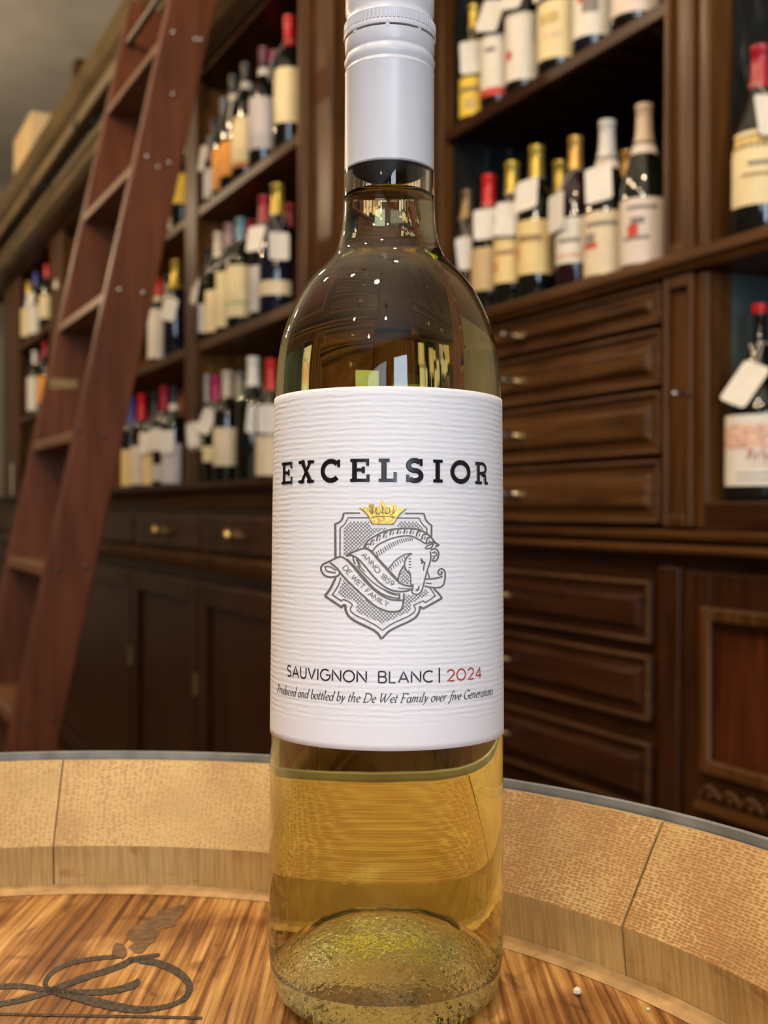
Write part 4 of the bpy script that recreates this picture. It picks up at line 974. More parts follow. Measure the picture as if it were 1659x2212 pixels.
# ribbon scroll
line([(440,720),(500,690),(590,660),(645,668),(700,712),(760,785),(850,885),(930,975),(1000,1040),(1060,1070),(1140,1085)], 17)
line([(430,722),(520,762),(600,842),(700,962),(800,1062),(900,1122),(1000,1142),(1095,1132),(1142,1108)], 17)
line([(400,745),(430,718),(590,658)], 14); line([(405,745),(470,738),(485,790),(505,835)], 15); line([(520,775),(545,830),(560,870)], 22)
line([(410,775),(500,862),(620,1000),(720,1108),(850,1188),(1000,1222)], 15); line([(520,850),(650,990),(760,1080),(900,1150),(1000,1172)], 12); line([(560,860),(610,915)], 9)
line([(820,1120),(900,1165),(980,1185)], 10); line([(1000,1160),(1000,1225)], 18, False); line([(1050,1160),(1048,1225)], 16, False)
line([(205,808),(330,752),(400,782),(480,862),(560,962),(660,1072),(780,1172),(900,1230),(1038,1240)], 17)
line([(222,818),(300,882),(380,982),(500,1102),(620,1212),(740,1312),(860,1360),(960,1366),(1022,1340),(1046,1250),(1050,1180)], 19)
line([(205,808),(140,840),(120,890),(150,950),(210,978),(300,970),(335,930)], 18); line([(165,862),(190,912),(285,932)], 13); line([(165,862),(220,862),(292,905)], 12)
line([(985,1100),(1060,1108),(1120,1110)], 10)
line([(1285,1000),(1360,1000),(1440,985),(1485,968)], 14); line([(1280,1080),(1400,1100),(1480,1080),(1506,1020),(1512,940),(1490,892),(1450,892),(1432,930),(1456,955),(1478,930),(1462,918)], 15)
line([(1312,915),(1338,990)], 13, False); line([(1290,1045),(1360,1052)], 10)
# horse
line([(600,640),(640,580),(700,535),(780,490),(860,458),(950,440),(1080,432),(1180,440),(1270,470),(1345,525),(1395,585),(1432,622)], 16)
line([(700,690),(745,630),(830,580),(920,545),(1030,520),(1130,520),(1220,560),(1290,602),(1345,592),(1392,582)], 14)
line([(600,640),(660,672),(700,692)], 16)
for i, (x, y) in enumerate(((640,640),(700,596),(770,545),(845,510),(920,480),(1000,468),(1075,465),(1145,470),(1215,495),(1275,530),(1325,565))):
    line([(x-26,y+30),(x-12,y-22),(x+22,y-30)], 15); line([(x+4,y+28),(x+14,y-6)], 9)
for i in range(19):
    t = i/18; x = 715+t*420; y = 700-175*math.sin(t*math.pi*.5)+10; l = 60-25*t
    line([(x,y),(x+l*.42,y+l)], 11 if i % 2 else 8, False)
line([(690,690),(770,780),(880,900),(990,1020)], 16)
line([(1285,660),(1320,625),(1378,606),(1352,652),(1300,664)], 13); line([(1382,590),(1415,605),(1440,620),(1400,640)], 16)
line([(1350,672),(1400,662),(1437,700),(1432,762),(1400,800),(1360,790)], 15); line([(1390,690),(1420,730),(1370,750)], 12); line([(1400,760),(1370,780)], 12); line([(1365,700),(1392,712)], 12)
line([(1345,690),(1352,750),(1340,820),(1312,900),(1290,980),(1270,1060),(1250,1130),(1220,1165),(1180,1172),(1140,1150),(1150,1100),(1150,1055)], 14)
line([(1180,1132),(1210,1120),(1220,1075)], 12); line([(1190,1125),(1215,1100)], 10)
line([(1140,715),(1085,755),(1056,830),(1075,900),(1120,960),(1126,1045),(1135,1082)], 15); line([(1140,715),(1050,730),(960,790),(905,850),(880,885)], 12)
line([(1050,850),(1005,930),(986,1010),(1000,1052)], 17); line([(1100,900),(1120,940),(1128,965)], 12)
for y in (775, 806, 840, 872): line([(1102,y),(1132,y-2)], 9, False)
for i in range(7):
    t = i/6; x = 900+t*150; y = 860-t*120; line([(x,y),(x+16,y+45)], 8, False)
line([(1240,765),(1262,805),(1240,828)], 12); line([(1250,820),(1285,815),(1275,850),(1270,905)], 12); line([(1236,790),(1272,812)], 14)
# cross-hatching
def inside(p, poly):
    c = False; n = len(poly); x, y = p
    for i in range(n):
        x0, y0 = poly[i]; x1, y1 = poly[i-1]
        if (y0 > y) != (y1 > y) and x < (x1-x0)*(y-y0)/(y1-y0)+x0: c = not c
    return c
hregions = [[(375,440),(450,355),(655,355),(690,425),(905,425),(750,478),(640,560),(585,640),(500,680),(420,720),(375,745)],
 [(960,400),(1000,355),(1190,355),(1270,445),(1285,478),(1180,425),(1000,420)],
 [(372,1010),(300,1160),(370,1215),(480,1240),(520,1290),(505,1360),(600,1410),(700,1450),(800,1505),(930,1450),(1080,1380),(1130,1330),(1130,1275),(1250,1210),(1335,1170),(1290,1105),(1250,1165),(1140,1185),(1065,1165),(1060,1260),(1025,1360),(900,1380),(740,1330),(600,1215),(480,1100),(385,1005)],
 [(1045,870),(1008,950),(1005,1040),(1110,1062),(1115,1000),(1090,930)]]
for poly in hregions:
    xs = [p[0] for p in poly]; ys = [p[1] for p in poly]
    for s_ in (1, -1):
        k = -4000
        while k < 4000:
            k += 41; seg = []
            for i in range(int((max(xs)-min(xs))/6)+1):
                x = min(xs)+i*6; y = s_*(x-800)*1.0 + k
                if inside((x, y), poly): seg.append((x, y))
                else:
                    if len(seg) > 2: ribbon(cm, seg[::3]+([seg[-1]] if (len(seg)-1) % 3 else []), 7, crest)
                    seg = []
            if len(seg) > 2: ribbon(cm, seg[::3]+([seg[-1]] if (len(seg)-1) % 3 else []), 7, crest)
def text_on_path(mb, text, p, h, w, gap=.22, space=.45):
    path = smooth_path(p, 20); cum = [0]
    for a, b in zip(path, path[1:]): cum.append(cum[-1]+math.hypot(b[0]-a[0], b[1]-a[1]))
    items, tot = lay(text, SANS, gap, space); sx = cum[-1]/tot
    def at(s):
        for i in range(len(cum)-1):
            if cum[i+1] >= s or i == len(cum)-2:
                t = (s-cum[i])/(cum[i+1]-cum[i]); a, b = path[i], path[i+1]; l = cum[i+1]-cum[i]
                return a[0]+(b[0]-a[0])*t, a[1]+(b[1]-a[1])*t, (b[0]-a[0])/l, (b[1]-a[1])/l
    for x, wd, st in items:
        bx, by, dx, dy = at((x+wd/2)*sx)
        for s_ in st:
            pts = [(bx+dx*(a-wd/2)*sx*1.0 + dy*b*h, by+dy*(a-wd/2)*sx*1.0 - dx*b*h) for a, b in s_]
            ribbon(mb, pts, w, crest, step=18)
text_on_path(cm, 'ANNO 1859', [(572,738),(660,830),(760,950),(850,1035),(918,1082)], 56, 9)
text_on_path(cm, 'DE WET FAMILY', [(362,878),(450,985),(560,1095),(680,1205),(790,1275),(862,1312)], 56, 9)
part('crest_print', cm, ink_m, lb, label='grey shield, horse head and ribbon print', fixn=False)
cr = [(555,205),(600,200),(625,195),(645,215),(662,232),(655,190),(662,150),(690,160),(715,160),(715,185),(738,205),(748,190),(775,185),(782,155),(800,130),(812,113),(826,130),(845,150),(850,180),(880,190),(890,205),(910,185),(912,160),(935,160),(955,148),(965,185),(955,230),(985,210),(1015,205),(1050,215),(1077,212),(1040,250),(1010,272),(975,315),(958,340),(935,388),(810,392),(690,386),(672,335),(650,290),(618,258)]
cb = bmesh.new(); f = cb.faces.new([cb.verts.new((x, -y, 0)) for x, y in cr]); bmesh.ops.triangulate(cb, faces=[f])
for x in range(580, 1080, 25): bmesh.ops.bisect_plane(cb, geom=cb.verts[:]+cb.edges[:]+cb.faces[:], plane_co=(x, 0, 0), plane_no=(1, 0, 0))
cb.verts.index_update(); cwm = MB(); cwm.add([crest(v.co.x, -v.co.y, .00008) for v in cb.verts], [tuple(v.index for v in f.verts) for f in cb.faces]); cb.free()
part('crown', cwm, gold_foil, lb, label='gold foil crown', fixn=False)
cm = MB()
def crest2(x, y, h=0): return crest(x, y, h+.00016)
for pts in ([(678,318),(740,302),(870,302),(950,318)], [(690,384),(935,388)], [(812,180),(812,270)], [(740,205),(735,250),(770,268),(790,245)], [(880,200),(890,250),(855,268),(838,245)], [(662,232),(700,272),(690,200)], [(955,230),(925,272),(935,205)], [(555,205),(640,280),(690,386)], [(1077,212),(985,300),(935,388)]):
    ribbon(cm, smooth_path(pts, 5), 8, crest2, step=18)
part('crown_lines', cm, gold_line, lb, fixn=False)

# ------------------------------------------------------------------ bottles on the shelves
CAPC = {'red': (.60,.012,.014), 'crimson': (.36,.012,.030), 'purple': (.12,.020,.045), 'black': (.016,.017,.022), 'gold': (.55,.40,.07), 'amber': (.58,.34,.09),
        'cream': (.62,.55,.42), 'silver': (.62,.61,.57), 'orange': (.52,.13,.02), 'teal': (.13,.30,.36), 'blue': (.05,.06,.32), 'tan': (.56,.42,.30), 'white': (.74,.73,.68),
        'magenta': (.46,.02,.13), 'grey': (.16,.17,.20), 'scarlet': (.66,.030,.018), 'bronze': (.20,.13,.06), 'mauve': (.30,.20,.22), 'wax': (.62,.010,.022)}
LABC = {'cream': (.78,.66,.38), 'white': (.76,.72,.63), 'lilac': (.55,.51,.51), 'orange': (.78,.33,.04), 'yellow': (.82,.58,.05), 'ivory': (.74,.62,.42), 'tan': (.58,.42,.22), 'pinkish': (.72,.62,.54), 'straw': (.80,.62,.28)}
def capm(n): return plain('capsule_'+n, CAPC[n], 0.30, noise=.08, nscale=50, metal=.5 if n in ('gold', 'amber', 'bronze') else 0)
def labm(n): return plain('label_'+n, LABC[n], 0.6, noise=.05, nscale=40)
dark_glass = plain('dark_green_bottle_glass', (.006,.008,.006), 0.06, spec=.6, noise=.2, coat=.3)
blue_glass = plain('blue_black_bottle_glass', (.006,.009,.022), 0.06, spec=.6, noise=.2, coat=.3)
red_glass = plain('red_wine_bottle_glass', (.018,.005,.009), 0.06, spec=.6, noise=.2, coat=.3)
amber_glass = plain('olive_bottle_glass', (.06,.055,.012), 0.06, spec=.6, noise=.2, coat=.3)
GL = {'d': dark_glass, 'b': blue_glass, 'r': red_glass, 'o': amber_glass}
SHAPES = {  # fractions of height (r relative to the body radius)
 'bordeaux': (.124, [(.80,0),(.93,.006),(1,.022),(1,.60),(.97,.635),(.86,.675),(.62,.715),(.44,.745),(.385,.78),(.365,.85),(.36,.965),(.39,.968),(.39,1.0)]),
 'burgundy': (.140, [(.80,0),(.94,.006),(1,.022),(1,.42),(.96,.50),(.84,.58),(.64,.67),(.47,.745),(.385,.80),(.34,.86),(.325,.965),(.355,.968),(.355,1.0)]),
 'flute': (.112, [(.82,0),(.95,.006),(1,.02),(1,.40),(.94,.52),(.78,.66),(.56,.79),(.42,.87),(.385,.965),(.41,.968),(.41,1.0)]),
 'squat': (.178, [(.82,0),(.95,.008),(1,.03),(1,.42),(.97,.49),(.82,.57),(.56,.64),(.36,.72),(.25,.80),(.20,.88),(.19,.965),(.21,.968),(.21,1.0)]),
 'magnum': (.135, [(.82,0),(.95,.006),(1,.02),(1,.55),(.95,.62),(.78,.69),(.52,.745),(.39,.79),(.35,.85),(.345,.965),(.37,.968),(.37,1.0)]),
}
def rad(shape, R, h, z):
    pr = SHAPES[shape][1]; f = z/h
    for (r0, z0), (r1, z1) in zip(pr, pr[1:]):
        if z0 <= f <= z1: return R*(r0+(r1-r0)*(f-z0)/max(1e-6, z1-z0))
    return R*pr[-1][0]
def patch(mb, fn, th0, th1, z0, z1, lift, nt_=14, nz_=2, corner=0.0):
    nt_ = max(4, int(abs(th1-th0)/.12))
    vs = []; fs = []
    for j in range(nz_+1):
        for i in range(nt_+1):
            th = th0+(th1-th0)*i/nt_; z = z0+(z1-z0)*j/nz_; r = fn(z)+lift
            vs.append((r*math.cos(th), r*math.sin(th), z))
    for j in range(nz_):
        for i in range(nt_): a = j*(nt_+1)+i; fs.append((a, a+1, a+nt_+2, a+nt_+1))
    mb.add(vs, fs)
FACE = math.radians(-90+38)          # labels look out into the shop, half towards the camera
NB = [0]
def shelf_bottle(label, row, px, ytop=None, h=None, shape='bordeaux', gl='d', cap='black', lab=None, lv=(.10, .42), cv=.80, band=None, tagp=None, decor=None, dly=0.0, turn=0.0, group=None, rscale=1.0):
    P, zz = row; P += dly
    lx = at_wall(px, 1100, P)[0]
    if h is None: h = min(at_wall(px, ytop, P)[1]-zz, .348)
    R = SHAPES[shape][0]*(h if shape != 'bordeaux' else min(h, .32))*rscale
    NB[0] += 1; rnd = random.Random(NB[0]*7)
    t = thing('shelf_bottle', label, 'bottle', wall_to_world(lx, P, zz+.0006), (0, 0, WROT), group)
    pr = [(r*R, f*h) for r, f in SHAPES[shape][1]]
    part('glass', MB().lathe(pr, 28, cap0=True, cap1=True), GL[gl], t, smooth=50)
    zc0 = cv*h
    cp = [(rad(shape, R, h, zc0)+.0006, zc0)] + [(rad(shape, R, h, zc0+(.962*h-zc0)*k/3)+.0007, zc0+(.962*h-zc0)*k/3) for k in (1, 2, 3)] + [(SHAPES[shape][1][-1][0]*R+.0007, .966*h), (SHAPES[shape][1][-1][0]*R+.0007, h), (SHAPES[shape][1][-1][0]*R*.8, h+.0012)]
    part('capsule', MB().lathe(cp, 24, cap1=True), capm(cap), t, smooth=50)
    fa = FACE+math.radians(turn)+rnd.uniform(-.12, .12)
    fn = lambda z: rad(shape, R, h, z)
    if lab:
        m = MB(); patch(m, fn, fa-1.35, fa+1.35, lv[0]*h, lv[1]*h, .0006, 18, 3)
        lo = part('label', m, labm(lab), t, smooth=180, fixn=False)
        for k, (dc, u0, u1, v0, v1) in enumerate(decor or []):
            m = MB(); z0, z1 = (lv[0]+(lv[1]-lv[0])*v0)*h, (lv[0]+(lv[1]-lv[0])*v1)*h
            patch(m, fn, fa+u0*1.35, fa+u1*1.35, z0, z1, .0010, 6, 1)
            part('print', m, plain('print_'+dc, {'red': (.55,.05,.03), 'grey': (.22,.20,.18), 'gold': (.62,.45,.16), 'orange': (.70,.26,.10), 'rust': (.72,.30,.18), 'brown': (.30,.18,.09), 'green': (.35,.45,.16), 'blush': (.72,.46,.34)}[dc], .6, noise=.3, nscale=120), lo, fixn=False)
    if band:
        m = MB(); patch(m, fn, fa-1.6, fa+1.6, (cv-.075)*h, (cv-.015)*h, .0009, 16, 2); part('neck_band', m, labm(band), t, smooth=180, fixn=False)
    if tagp:
        ta, zt, roll = tagp          # direction of the card, height of its top (fraction), roll
        ta = FACE+math.radians(ta); w, hh = .052, .074
        ztop = zt*h; r1 = rad(shape, R, h, ztop)+.004; zb = ztop-hh*.97; r0 = max(rad(shape, R, h, max(zb, 0)), r1-.004)+.005
        ex_ = max(rad(shape, R, h, min(max(zb+(ztop-zb)*k/8, 0), h)) - (r0+(r1-r0)*k/8) for k in range(9)); ex_ = max(ex_, 0)+.003; r0 += ex_; r1 += ex_
        ca, sa = math.cos(ta), math.sin(ta); tt = Vector((-sa, ca, 0)); rr = Vector((ca, sa, 0))
        top = rr*r1 + Vector((0, 0, ztop)); bot = rr*r0 + Vector((0, 0, zb)); upv = (top-bot).normalized(); cn = (top+bot)/2
        rl_ = math.radians(roll); t2 = tt*math.cos(rl_)+upv*math.sin(rl_); u2 = -tt*math.sin(rl_)+upv*math.cos(rl_); nn = t2.cross(u2).normalized()
        if nn.dot(rr) < 0: nn = -nn
        c = .007; poly = [(-w/2+c, -hh/2), (w/2-c, -hh/2), (w/2-.002, -hh/2+.002), (w/2, -hh/2+c), (w/2, hh/2-c), (w/2-.002, hh/2-.002), (w/2-c, hh/2), (-w/2+c, hh/2), (-w/2+.002, hh/2-.002), (-w/2, hh/2-c), (-w/2, -hh/2+c), (-w/2+.002, -hh/2+.002)]
        m = MB(); q = [cn+t2*a+u2*b for a, b in poly]; n = len(q)
        m.add([p+nn*.0004 for p in q]+[p+nn*.0012 for p in q], [tuple(range(n))[::-1], tuple(range(n, 2*n))]+[(i, (i+1) % n, n+(i+1) % n, n+i) for i in range(n)])
        tg = part('price_tag', m, white_paper, t, label='white card price tag')
        zs_ = min(.80, zt+.16)*h; rs = rad(shape, R, h, zs_)+.0015; hole = cn+u2*(hh/2-.006)
        loop = [Vector((rs*math.cos(ta+math.pi*(.25+1.5*k/12)), rs*math.sin(ta+math.pi*(.25+1.5*k/12)), zs_)) for k in range(13)]
        part('string', MB().tube([hole+nn*.001]+loop+[hole+nn*.001], .0011, 5), string_m, tg, fixn=False)
    return t

R_mid, R_top, N_up, N_mid = (PRB, zR0), (PRB, zR1), (1.345, zled), (1.345, zf)
L_top, L_mid, L_low = (PLB, zs1), (PLB, zs2), (PLB-.005, zc)
g = 'bottles on the ledge of the right alcove'
B = shelf_bottle
B('slim dark bottle with a bronze top and blank tag, leftmost on the right ledge', R_mid, 1006, 415, shape='flute', cap='bronze', lab='white', lv=(.08,.22), tagp=(25,.62,6), cv=.78, group=g)
B('bottle with a bright red capsule and tan label on the right ledge', R_mid, 1053, 382, cap='red', lab='tan', lv=(.17,.47), tagp=(10,.74,4), cv=.77, group=g)
B('gold-capped bottle second from the red-capped one, its label half hidden by a tag', R_mid, 1103, 354, cap='gold', lab='straw', lv=(.17,.47), tagp=(5,.70,-3), cv=.79, decor=[('orange',-.6,-.3,.25,.5), ('brown',-.5,.4,.62,.72)], group=g)
B('gold-capped bottle with a straw label and tilted tag, centre of the right ledge', R_mid, 1156, 320, cap='gold', lab='straw', lv=(.17,.51), tagp=(-15,.78,8), cv=.79, decor=[('orange',-.75,-.45,.30,.55), ('brown',-.5,.5,.60,.72)], group=g)
B('gold-capped bottle in the second row, peeping over an amber-capped shoulder', R_mid, 1207, 352, cap='gold', dly=.10, cv=.79, lab='straw', group=g)
B('round-shouldered ruby bottle with an amber capsule and white label', R_mid, 1240, 300, shape='magnum', gl='r', cap='amber', lab='white', lv=(.17,.46), tagp=(-40,.62,3), cv=.79, decor=[('grey',-.55,.35,.45,.55), ('blush',-.7,.5,.12,.22)], rscale=.93, group=g)
B('burgundy bottle with a silver capsule, tag and a red and grey house on its label', R_mid, 1308, 265, shape='burgundy', cap='silver', lab='ivory', lv=(.035,.42), band='pinkish', tagp=(-8,.70,8), cv=.77, decor=[('red',-.65,-.05,.42,.50), ('grey',-.55,-.15,.50,.66), ('grey',-.5,.6,.76,.84)], group=g)
B('burgundy bottle with a tan capsule and white neck band beside the panelled pilaster', R_mid, 1388, 230, shape='burgundy', cap='tan', lab='pinkish', lv=(.035,.42), band='pinkish', cv=.77, decor=[('red',-.45,-.10,.42,.60), ('grey',-.65,.25,.36,.42), ('grey',-.35,.1,.60,.70), ('grey',-.5,.5,.82,.88)], group=g)
B('amber-capped bottle in the second row behind the two burgundy bottles', R_mid, 1352, 330, cap='amber', dly=.12, cv=.75, lab='straw', group=g)
B('bottle with a yellow label half hidden behind the panelled pilaster', R_mid, 1447, 300, cap='tan', lab='straw', lv=(.10,.47), dly=.115, decor=[('orange',-.4,.0,.35,.6)], cv=.76, group=g)
g = 'bottles on the high shelf of the right alcove'
B('yellow-labelled bottle with a square white tag at the left end of the high shelf', R_top, 1020, h=.265, gl='o', shape='bordeaux', cap='gold', lab='yellow', lv=(.03,.36), tagp=(12,.64,3), decor=[('brown',-.6,.6,.60,.74), ('gold',-.3,.3,.15,.45)], group=g)
B('bottle with a bronze top standing in the back row of the high shelf', R_top, 1040, h=.30, dly=.13, cap='bronze', cv=.74, group=g)
B('bottle whose white label has an orange-red foot, second on the high shelf', R_top, 1072, h=.31, cap='black', lab='white', lv=(.06,.48), tagp=(-5,.72,-12), decor=[('red',-1,1,0,.13), ('grey',-.3,.2,.72,.80)], group=g)
B('bottle with a plain white label carrying one red dot, third on the high shelf', R_top, 1127, h=.315, cap='black', lab='white', lv=(.06,.50), tagp=(-12,.74,-10), decor=[('red',-.55,-.25,.32,.46)], group=g)
B('bottle with a cream and gold label and tag, middle of the high shelf', R_top, 1204, h=.315, shape='burgundy', cap='crimson', lab='cream', lv=(.055,.42), tagp=(-30,.66,10), decor=[('gold',-.6,.1,.60,.78), ('blush',-.4,.2,.36,.42)], group=g)
B('blue-black bottle with red and grey print on white, right part of the high shelf', R_top, 1277, h=.32, gl='b', cap='black', lab='white', lv=(.07,.52), turn=-10, decor=[('red',-.3,.0,.45,.95), ('grey',-.1,.5,.30,.60)], group=g)
B('bottle with a broad white label nearest the pilaster on the high shelf', R_top, 1368, h=.32, shape='burgundy', cap='crimson', lab='pinkish', lv=(.05,.42), group=g)
nb1 = B('bottle with a dark red capsule and large white tag in the upper right niche', N_up, 1640, 106, shape='burgundy', cap='crimson', lab='cream', lv=(.16,.54), tagp=(30,.72,0), cv=.78, decor=[('gold',-.9,.4,.80,.92), ('grey',-.45,.55,.52,.58), ('brown',-.6,.6,.38,.42)], rscale=1.08, turn=16)
nb2 = B('squat bottle with red wax top, tilted tag and pink-washed label in the right niche', N_mid, 1640, 660, shape='squat', gl='d', cap='wax', lab='white', lv=(.075,.43), cv=.955, tagp=(-22,.70,-24), turn=16, decor=[('blush',-1,1,.52,.86), ('blush',-.3,.2,.28,.31), ('grey',-.6,.6,.16,.18), ('grey',-.6,.6,.08,.10)])
# blackletter-like red word on the squat bottle's label
wordm = MB(); hN = at_wall(1640, 660, 1.345)[1]-zf; RN = SHAPES['squat'][0]*hN
WORD = {'A': (.62, [[(0,0),(.10,.10),(.30,.95),(.42,1.0),(.50,.1),(.62,0)], [(.12,.40),(.50,.40)]]), 'r': (.34, [[(.06,0),(.08,.6),(.02,.66)], [(.08,.45),(.22,.66),(.34,.55)]]),
        'b': (.42, [[(.06,1),(.08,.04),(.30,0),(.38,.30),(.30,.60),(.10,.52)]]), 'o': (.42, [arc(.2,.32,.18,.32,90,450,12)]), 'i': (.16, [[(.02,.60),(.08,.66),(.08,.04),(.15,0)], [(.08,.86),(.10,.92)]]), 's': (.36, [[(.32,.56),(.18,.66),(.06,.52),(.28,.24),(.20,.0),(.02,.08)]])}
items, tot = lay('Arbois', WORD, .10, .3); fa = FACE+math.radians(16)
for x, wd, st in items:
    for s_ in st: ribbon(wordm, [((x+a-tot/2)*.021, b*.017) for a, b in s_], lambda p, dx, dy: .0012+.0016*abs(dy), lambda a, b, h_=0: (((RN+.0012)*math.cos(fa+a/RN), (RN+.0012)*math.sin(fa+a/RN), (.075+.355*.36)*hN+b)), step=.003)
lab2 = [c for c in nb2.children if c.name.startswith('label')][0]
part('word_print', wordm, plain('print_faded_red', (.38,.085,.06), .6), lab2, label='red old-style lettering', fixn=False)

g = 'bottles on the top left shelf'
B('bottle with a bright red capsule and large cream label, top left shelf', L_top, 621, 42, cap='red', lab='cream', lv=(.17,.58), cv=.77, tagp=(-70,.74,0), group=g)
B('crimson-capped bottle behind the bright red-capped one, top left shelf', L_top, 585, 86, cap='crimson', dly=.052, cv=.78, group=g)
B('bottle with a purple capsule, white neck ring and lilac label, top left shelf', L_top, 566, 110, shape='bordeaux', cap='purple', lab='lilac', lv=(.13,.56), band='white', cv=.84, group=g)
B('black-capped bottle with a white neck ring and tall cream label, top left shelf', L_top, 528, 143, cap='black', lab='cream', lv=(.14,.52), band='white', cv=.85, tagp=(-50,.70,4), decor=[('orange',-1,1,-.12,0)], group=g)
B('black-capped bottle with a white neck ring and yellow-orange label, top left shelf', L_top, 502, 170, cap='black', lab='orange', lv=(.10,.40), band='white', cv=.85, group=g)
B('grey-capped bottle with a tall orange label, top left shelf', L_top, 482, 218, cap='grey', lab='orange', lv=(.05,.48), cv=.82, tagp=(-80,.62,0), group=g)
B('bottle with a white label and blank tag at the end of the top left shelf', L_top, 460, 262, cap='black', lab='white', lv=(.06,.40), tagp=(-35,.66,-14), group=g)
g = 'bottles on the middle left shelf'
B('black bottle with a crimson capsule beside the pilaster, middle left shelf', L_mid, 625, 444, cap='crimson', gl='d', dly=.08, cv=.80, group=g)
B('tall bottle with gold foil top and blue body, middle left shelf', L_mid, 597, 402, shape='burgundy', gl='b', cap='gold', lab='ivory', lv=(.13,.24), cv=.76, tagp=(35,.60,0), group=g)
B('bottle with a rose-red capsule and big pale tag, middle left shelf', L_mid, 568, 427, cap='crimson', lab='lilac', lv=(.05,.42), tagp=(0,.74,2), cv=.78, group=g)
B('bottle with a shiny orange-red capsule, middle left shelf', L_mid, 540, 433, cap='scarlet', dly=.078, cv=.74, lab='white', group=g)
B('teal-capped bottle with a tall cream label, middle left shelf', L_mid, 518, 475, cap='teal', lab='cream', lv=(.10,.56), cv=.80, decor=[('green',-1,1,.24,.29)], group=g)
B('mauve-capped bottle with a white label, middle left shelf', L_mid, 494, 487, cap='mauve', lab='cream', lv=(.05,.55), cv=.80, group=g)
B('cream-capped bottle with a yellow-white label, middle left shelf', L_mid, 470, 505, cap='cream', lab='cream', lv=(.05,.44), cv=.76, group=g)
B('bottle with a slanting tag at the far end of the middle left shelf', L_mid, 447, 540, cap='black', lab='white', lv=(.10,.40), tagp=(-35,.66,-18), group=g)
g = 'bottles on the left counter, right bay'
B('red-capped bottle with a square cream label, touching the white wine bottle in view', L_low, 584, 778, cap='scarlet', lab='ivory', lv=(.06,.38), cv=.75, tagp=(20,.62,0), group=g)
B('big black magnum with a thick white capsule on the left counter', L_low, 546, 773, shape='magnum', cap='white', cv=.77, tagp=(40,.60,-6), group=g)
B('cream-capped bottle just left of the magnum on the left counter', L_low, 516, 795, cap='cream', lab='ivory', lv=(.12,.45), dly=.085, cv=.77, group=g)
B('cream-capped bottle with a pale label over a blue glint on the left counter', L_low, 490, 803, cap='cream', lab='ivory', lv=(.17,.50), cv=.77, group=g)
B('magenta-capped bottle with a leaning tag on the left counter', L_low, 466, 816, cap='magenta', lab='cream', lv=(.22,.36), tagp=(-5,.70,-22), cv=.78, group=g)
B('white-capped bottle with a hanging tag at the end of the right counter bay', L_low, 440, 810, cap='white', tagp=(-10,.56,6), cv=.75, lab='cream', lv=(.32,.52), group=g)
g = 'bottles in the bay behind the ladder'
B('bottle with a tall yellow label beside the divider, top shelf behind the ladder', L_top, 391, 300, cap='white', lab='yellow', lv=(.25,.72), group=g, cv=.80)
B('bottle with a white tag showing beside the ladder rail, top shelf', L_top, 372, 345, cap='black', tagp=(0,.62,-14), lab='white', lv=(.06,.24), group=g)
B('white-topped bottle seen between the ladder rails, top shelf', L_top, 252, 486, cap='white', lab='white', group=g)
B('bottle with a gold foil neck and blue glint, middle shelf behind the ladder', L_mid, 377, 565, gl='b', cap='gold', cv=.70, tagp=(10,.58,-14), group=g)
B('bottle with a dull gold capsule, middle shelf behind the ladder', L_mid, 357, 592, cap='bronze', lab='ivory', lv=(.10,.40), dly=.08, group=g)
B('red-capped bottle with stacked cream labels, middle shelf beside the ladder rail', L_mid, 341, 604, cap='red', lab='white', lv=(.05,.62), band='ivory', group=g)
B('bottle with a blue capsule on the counter beside the ladder rail', L_low, 285, 860, cap='blue', lab='straw', lv=(.05,.44), group=g, gl='b', cv=.72)
B('bright red-capped bottle on the counter behind the ladder', L_low, 306, 846, cap='red', lab='pinkish', lv=(.06,.46), cv=.74, group=g)
B('black-capped bottle with an amber label on the counter behind the ladder', L_low, 333, 850, cap='black', lab='straw', lv=(.05,.45), cv=.74, tagp=(-10,.58,0), group=g)
B('dark red-capped bottle with a pale tag on the counter behind the ladder', L_low, 354, 836, cap='crimson', lab='lilac', lv=(.08,.24), tagp=(0,.58,4), cv=.77, group=g)
B('black-capped bottle with a silver neck ring on the counter behind the ladder', L_low, 375, 838, cap='black', lab='lilac', lv=(.05,.44), band='white', tagp=(6,.56,0), cv=.85, group=g)
B('orange-capped bottle squeezed against the bay divider on the counter', L_low, 391, 833, cap='orange', dly=.095, cv=.76, group=g)
B('pale bottle with a cream label seen between the ladder rails on the counter', L_low, 151, 930, cap='cream', lab='cream', lv=(.05,.45), tagp=(0,.66,0), group=g)
g = 'bottles in the farthest left bay'
B('yellow-capped bottle with a white label, top shelf of the farthest bay', L_top, 60, 612, cap='gold', lab='cream', lv=(.10,.55), group=g)
B('blue-capped bottle with white tags, top shelf of the farthest bay', L_top, 76, 592, cap='blue', lab='white', lv=(.05,.5), tagp=(0,.68,0), group=g)
B('red-capped bottle with a cream label, top shelf of the farthest bay', L_top, 100, 576, cap='red', lab='cream', lv=(.16,.52), group=g)
B('bottle with only a slanted tag showing past the far ladder rail', L_top, 139, 560, cap='red', tagp=(0,.70,-20), group=g)
B('white-capped bottle with a white label, middle shelf of the farthest bay', L_mid, 74, 760, cap='white', lab='white', lv=(.06,.58), group=g)
B('rose-capped bottle in the second row, middle shelf of the farthest bay', L_mid, 88, 748, cap='crimson', dly=.05, lab='orange', group=g)
B('crimson-capped bottle with an orange label, middle shelf of the farthest bay', L_mid, 97, 736, cap='crimson', lab='orange', lv=(.10,.50), group=g)
B('blue-capped bottle with a white label on the counter at the far left', L_low, 40, 944, cap='blue', lab='white', lv=(.03,.56), gl='b', group=g)
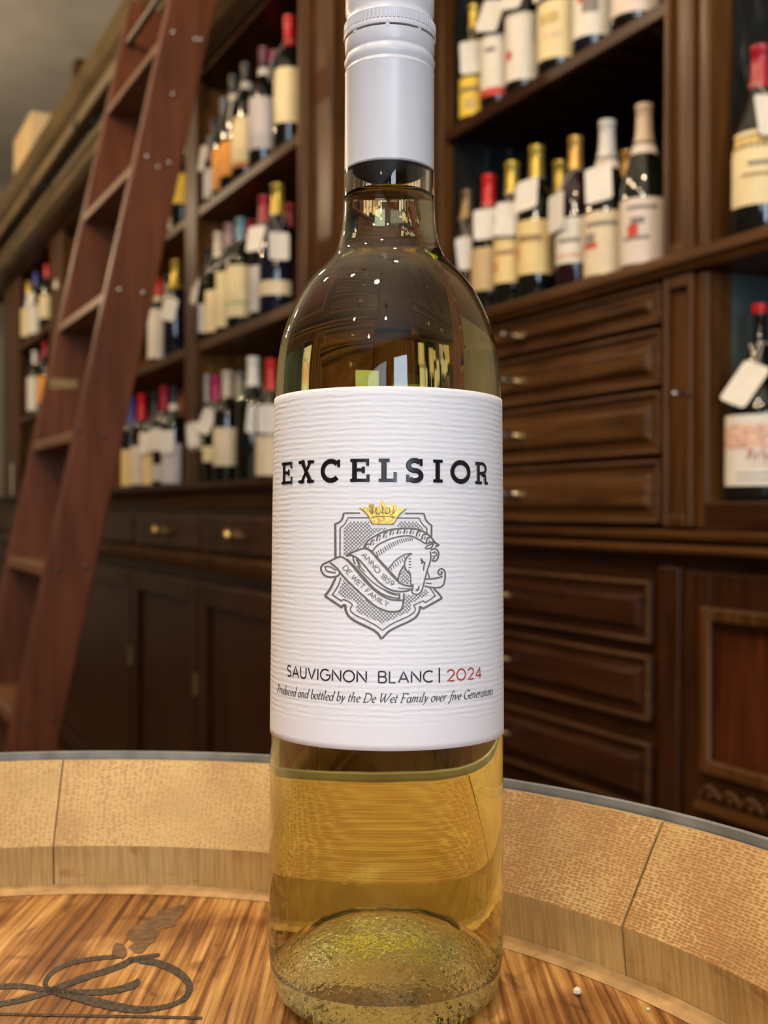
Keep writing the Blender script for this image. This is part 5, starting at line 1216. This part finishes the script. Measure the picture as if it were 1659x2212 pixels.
B('red-capped bottle behind the blue-capped one on the counter at the far left', L_low, 55, 942, cap='crimson', dly=.085, lab='white', group=g)

# ------------------------------------------------------------------ lamps of the shop, then lamps added for glints
lamp_shade = plain('dark_lamp_shade', (.03,.03,.03), .4, metal=.6)
def emission(name, col, s):
    if name in MATS: return MATS[name]
    m, nt, out = new_mat(name); e = N(nt, 'ShaderNodeEmission'); e.inputs[0].default_value = (*col, 1); e.inputs[1].default_value = s
    L(nt, e.outputs[0], out.inputs[0]); MATS[name] = m; return m
bulb_m = emission('warm_bulb', (1.0, .72, .40), 40)
def lamp(label, x, y, z, energy, col=(1.0, .74, .46), soft=.035):
    t = thing('pendant_lamp', label, 'lamp', (x, y, z), (0, 0, 0), 'pendant lamps')
    part('canopy', MB().lathe([(.045, RH-z-.03), (.045, RH-z-.001)], 20, cap0=True, cap1=True), lamp_shade, t, smooth=40)
    part('cord', MB().tube([(0, 0, .12), (0, 0, RH-z-.03)], .004, 6), lamp_shade, t)
    part('socket', MB().lathe([(.016, .05), (.019, .06), (.019, .10), (.010, .125)], 20, cap0=True, cap1=True), brass, t, smooth=40)
    part('bulb', MB().lathe([(.002, -.012), (.018, -.006), (.026, .010), (.022, .030), (.010, .045), (.010, .055)], 16), bulb_m, t, smooth=60)
    l = bpy.data.lights.new('lamp_glow', 'POINT'); l.energy = energy; l.color = col; l.shadow_soft_size = soft
    o = bpy.data.objects.new('lamp_glow', l); COL.objects.link(o); o.parent = t; o.location = (0, 0, -.017-soft)
    return t
lamp('pendant lamp hanging above the ladder side of the shop', -1.35, 1.35, 2.75, 38)
lamp('pendant lamp hanging farther along the left shelves', -2.35, 3.4, 2.75, 38)
lamp('pendant lamp hanging at the far end of the shop', -3.3, 5.3, 2.8, 36)
lamp('pendant lamp hanging behind the viewer on the left', -1.3, -1.1, 2.75, 38)
lamp('pendant lamp hanging behind the viewer near the street door', -.1, -1.5, 2.8, 36)
lamp('pendant lamp hanging before the right-hand alcove', .15, .55, 2.85, 36)
lamp('pendant lamp hanging over the barrel', -.25, -.15, 2.55, 23, (1.0, .88, .70), .05)
lamp('added glint lamp hanging midway along the left shelves', -1.05, 2.35, 2.6, 17)  # from here on, unseen extra lamps added for bottle glints and more light
lamp('added glint lamp hanging left of the barrel', -.75, .35, 2.65, 13)
lamp('added glint lamp hanging deep in the shop beyond the ladder', -2.75, 4.4, 2.7, 20)
lamp('added glint lamp hanging near the added window', -1.0, -2.2, 2.7, 17)
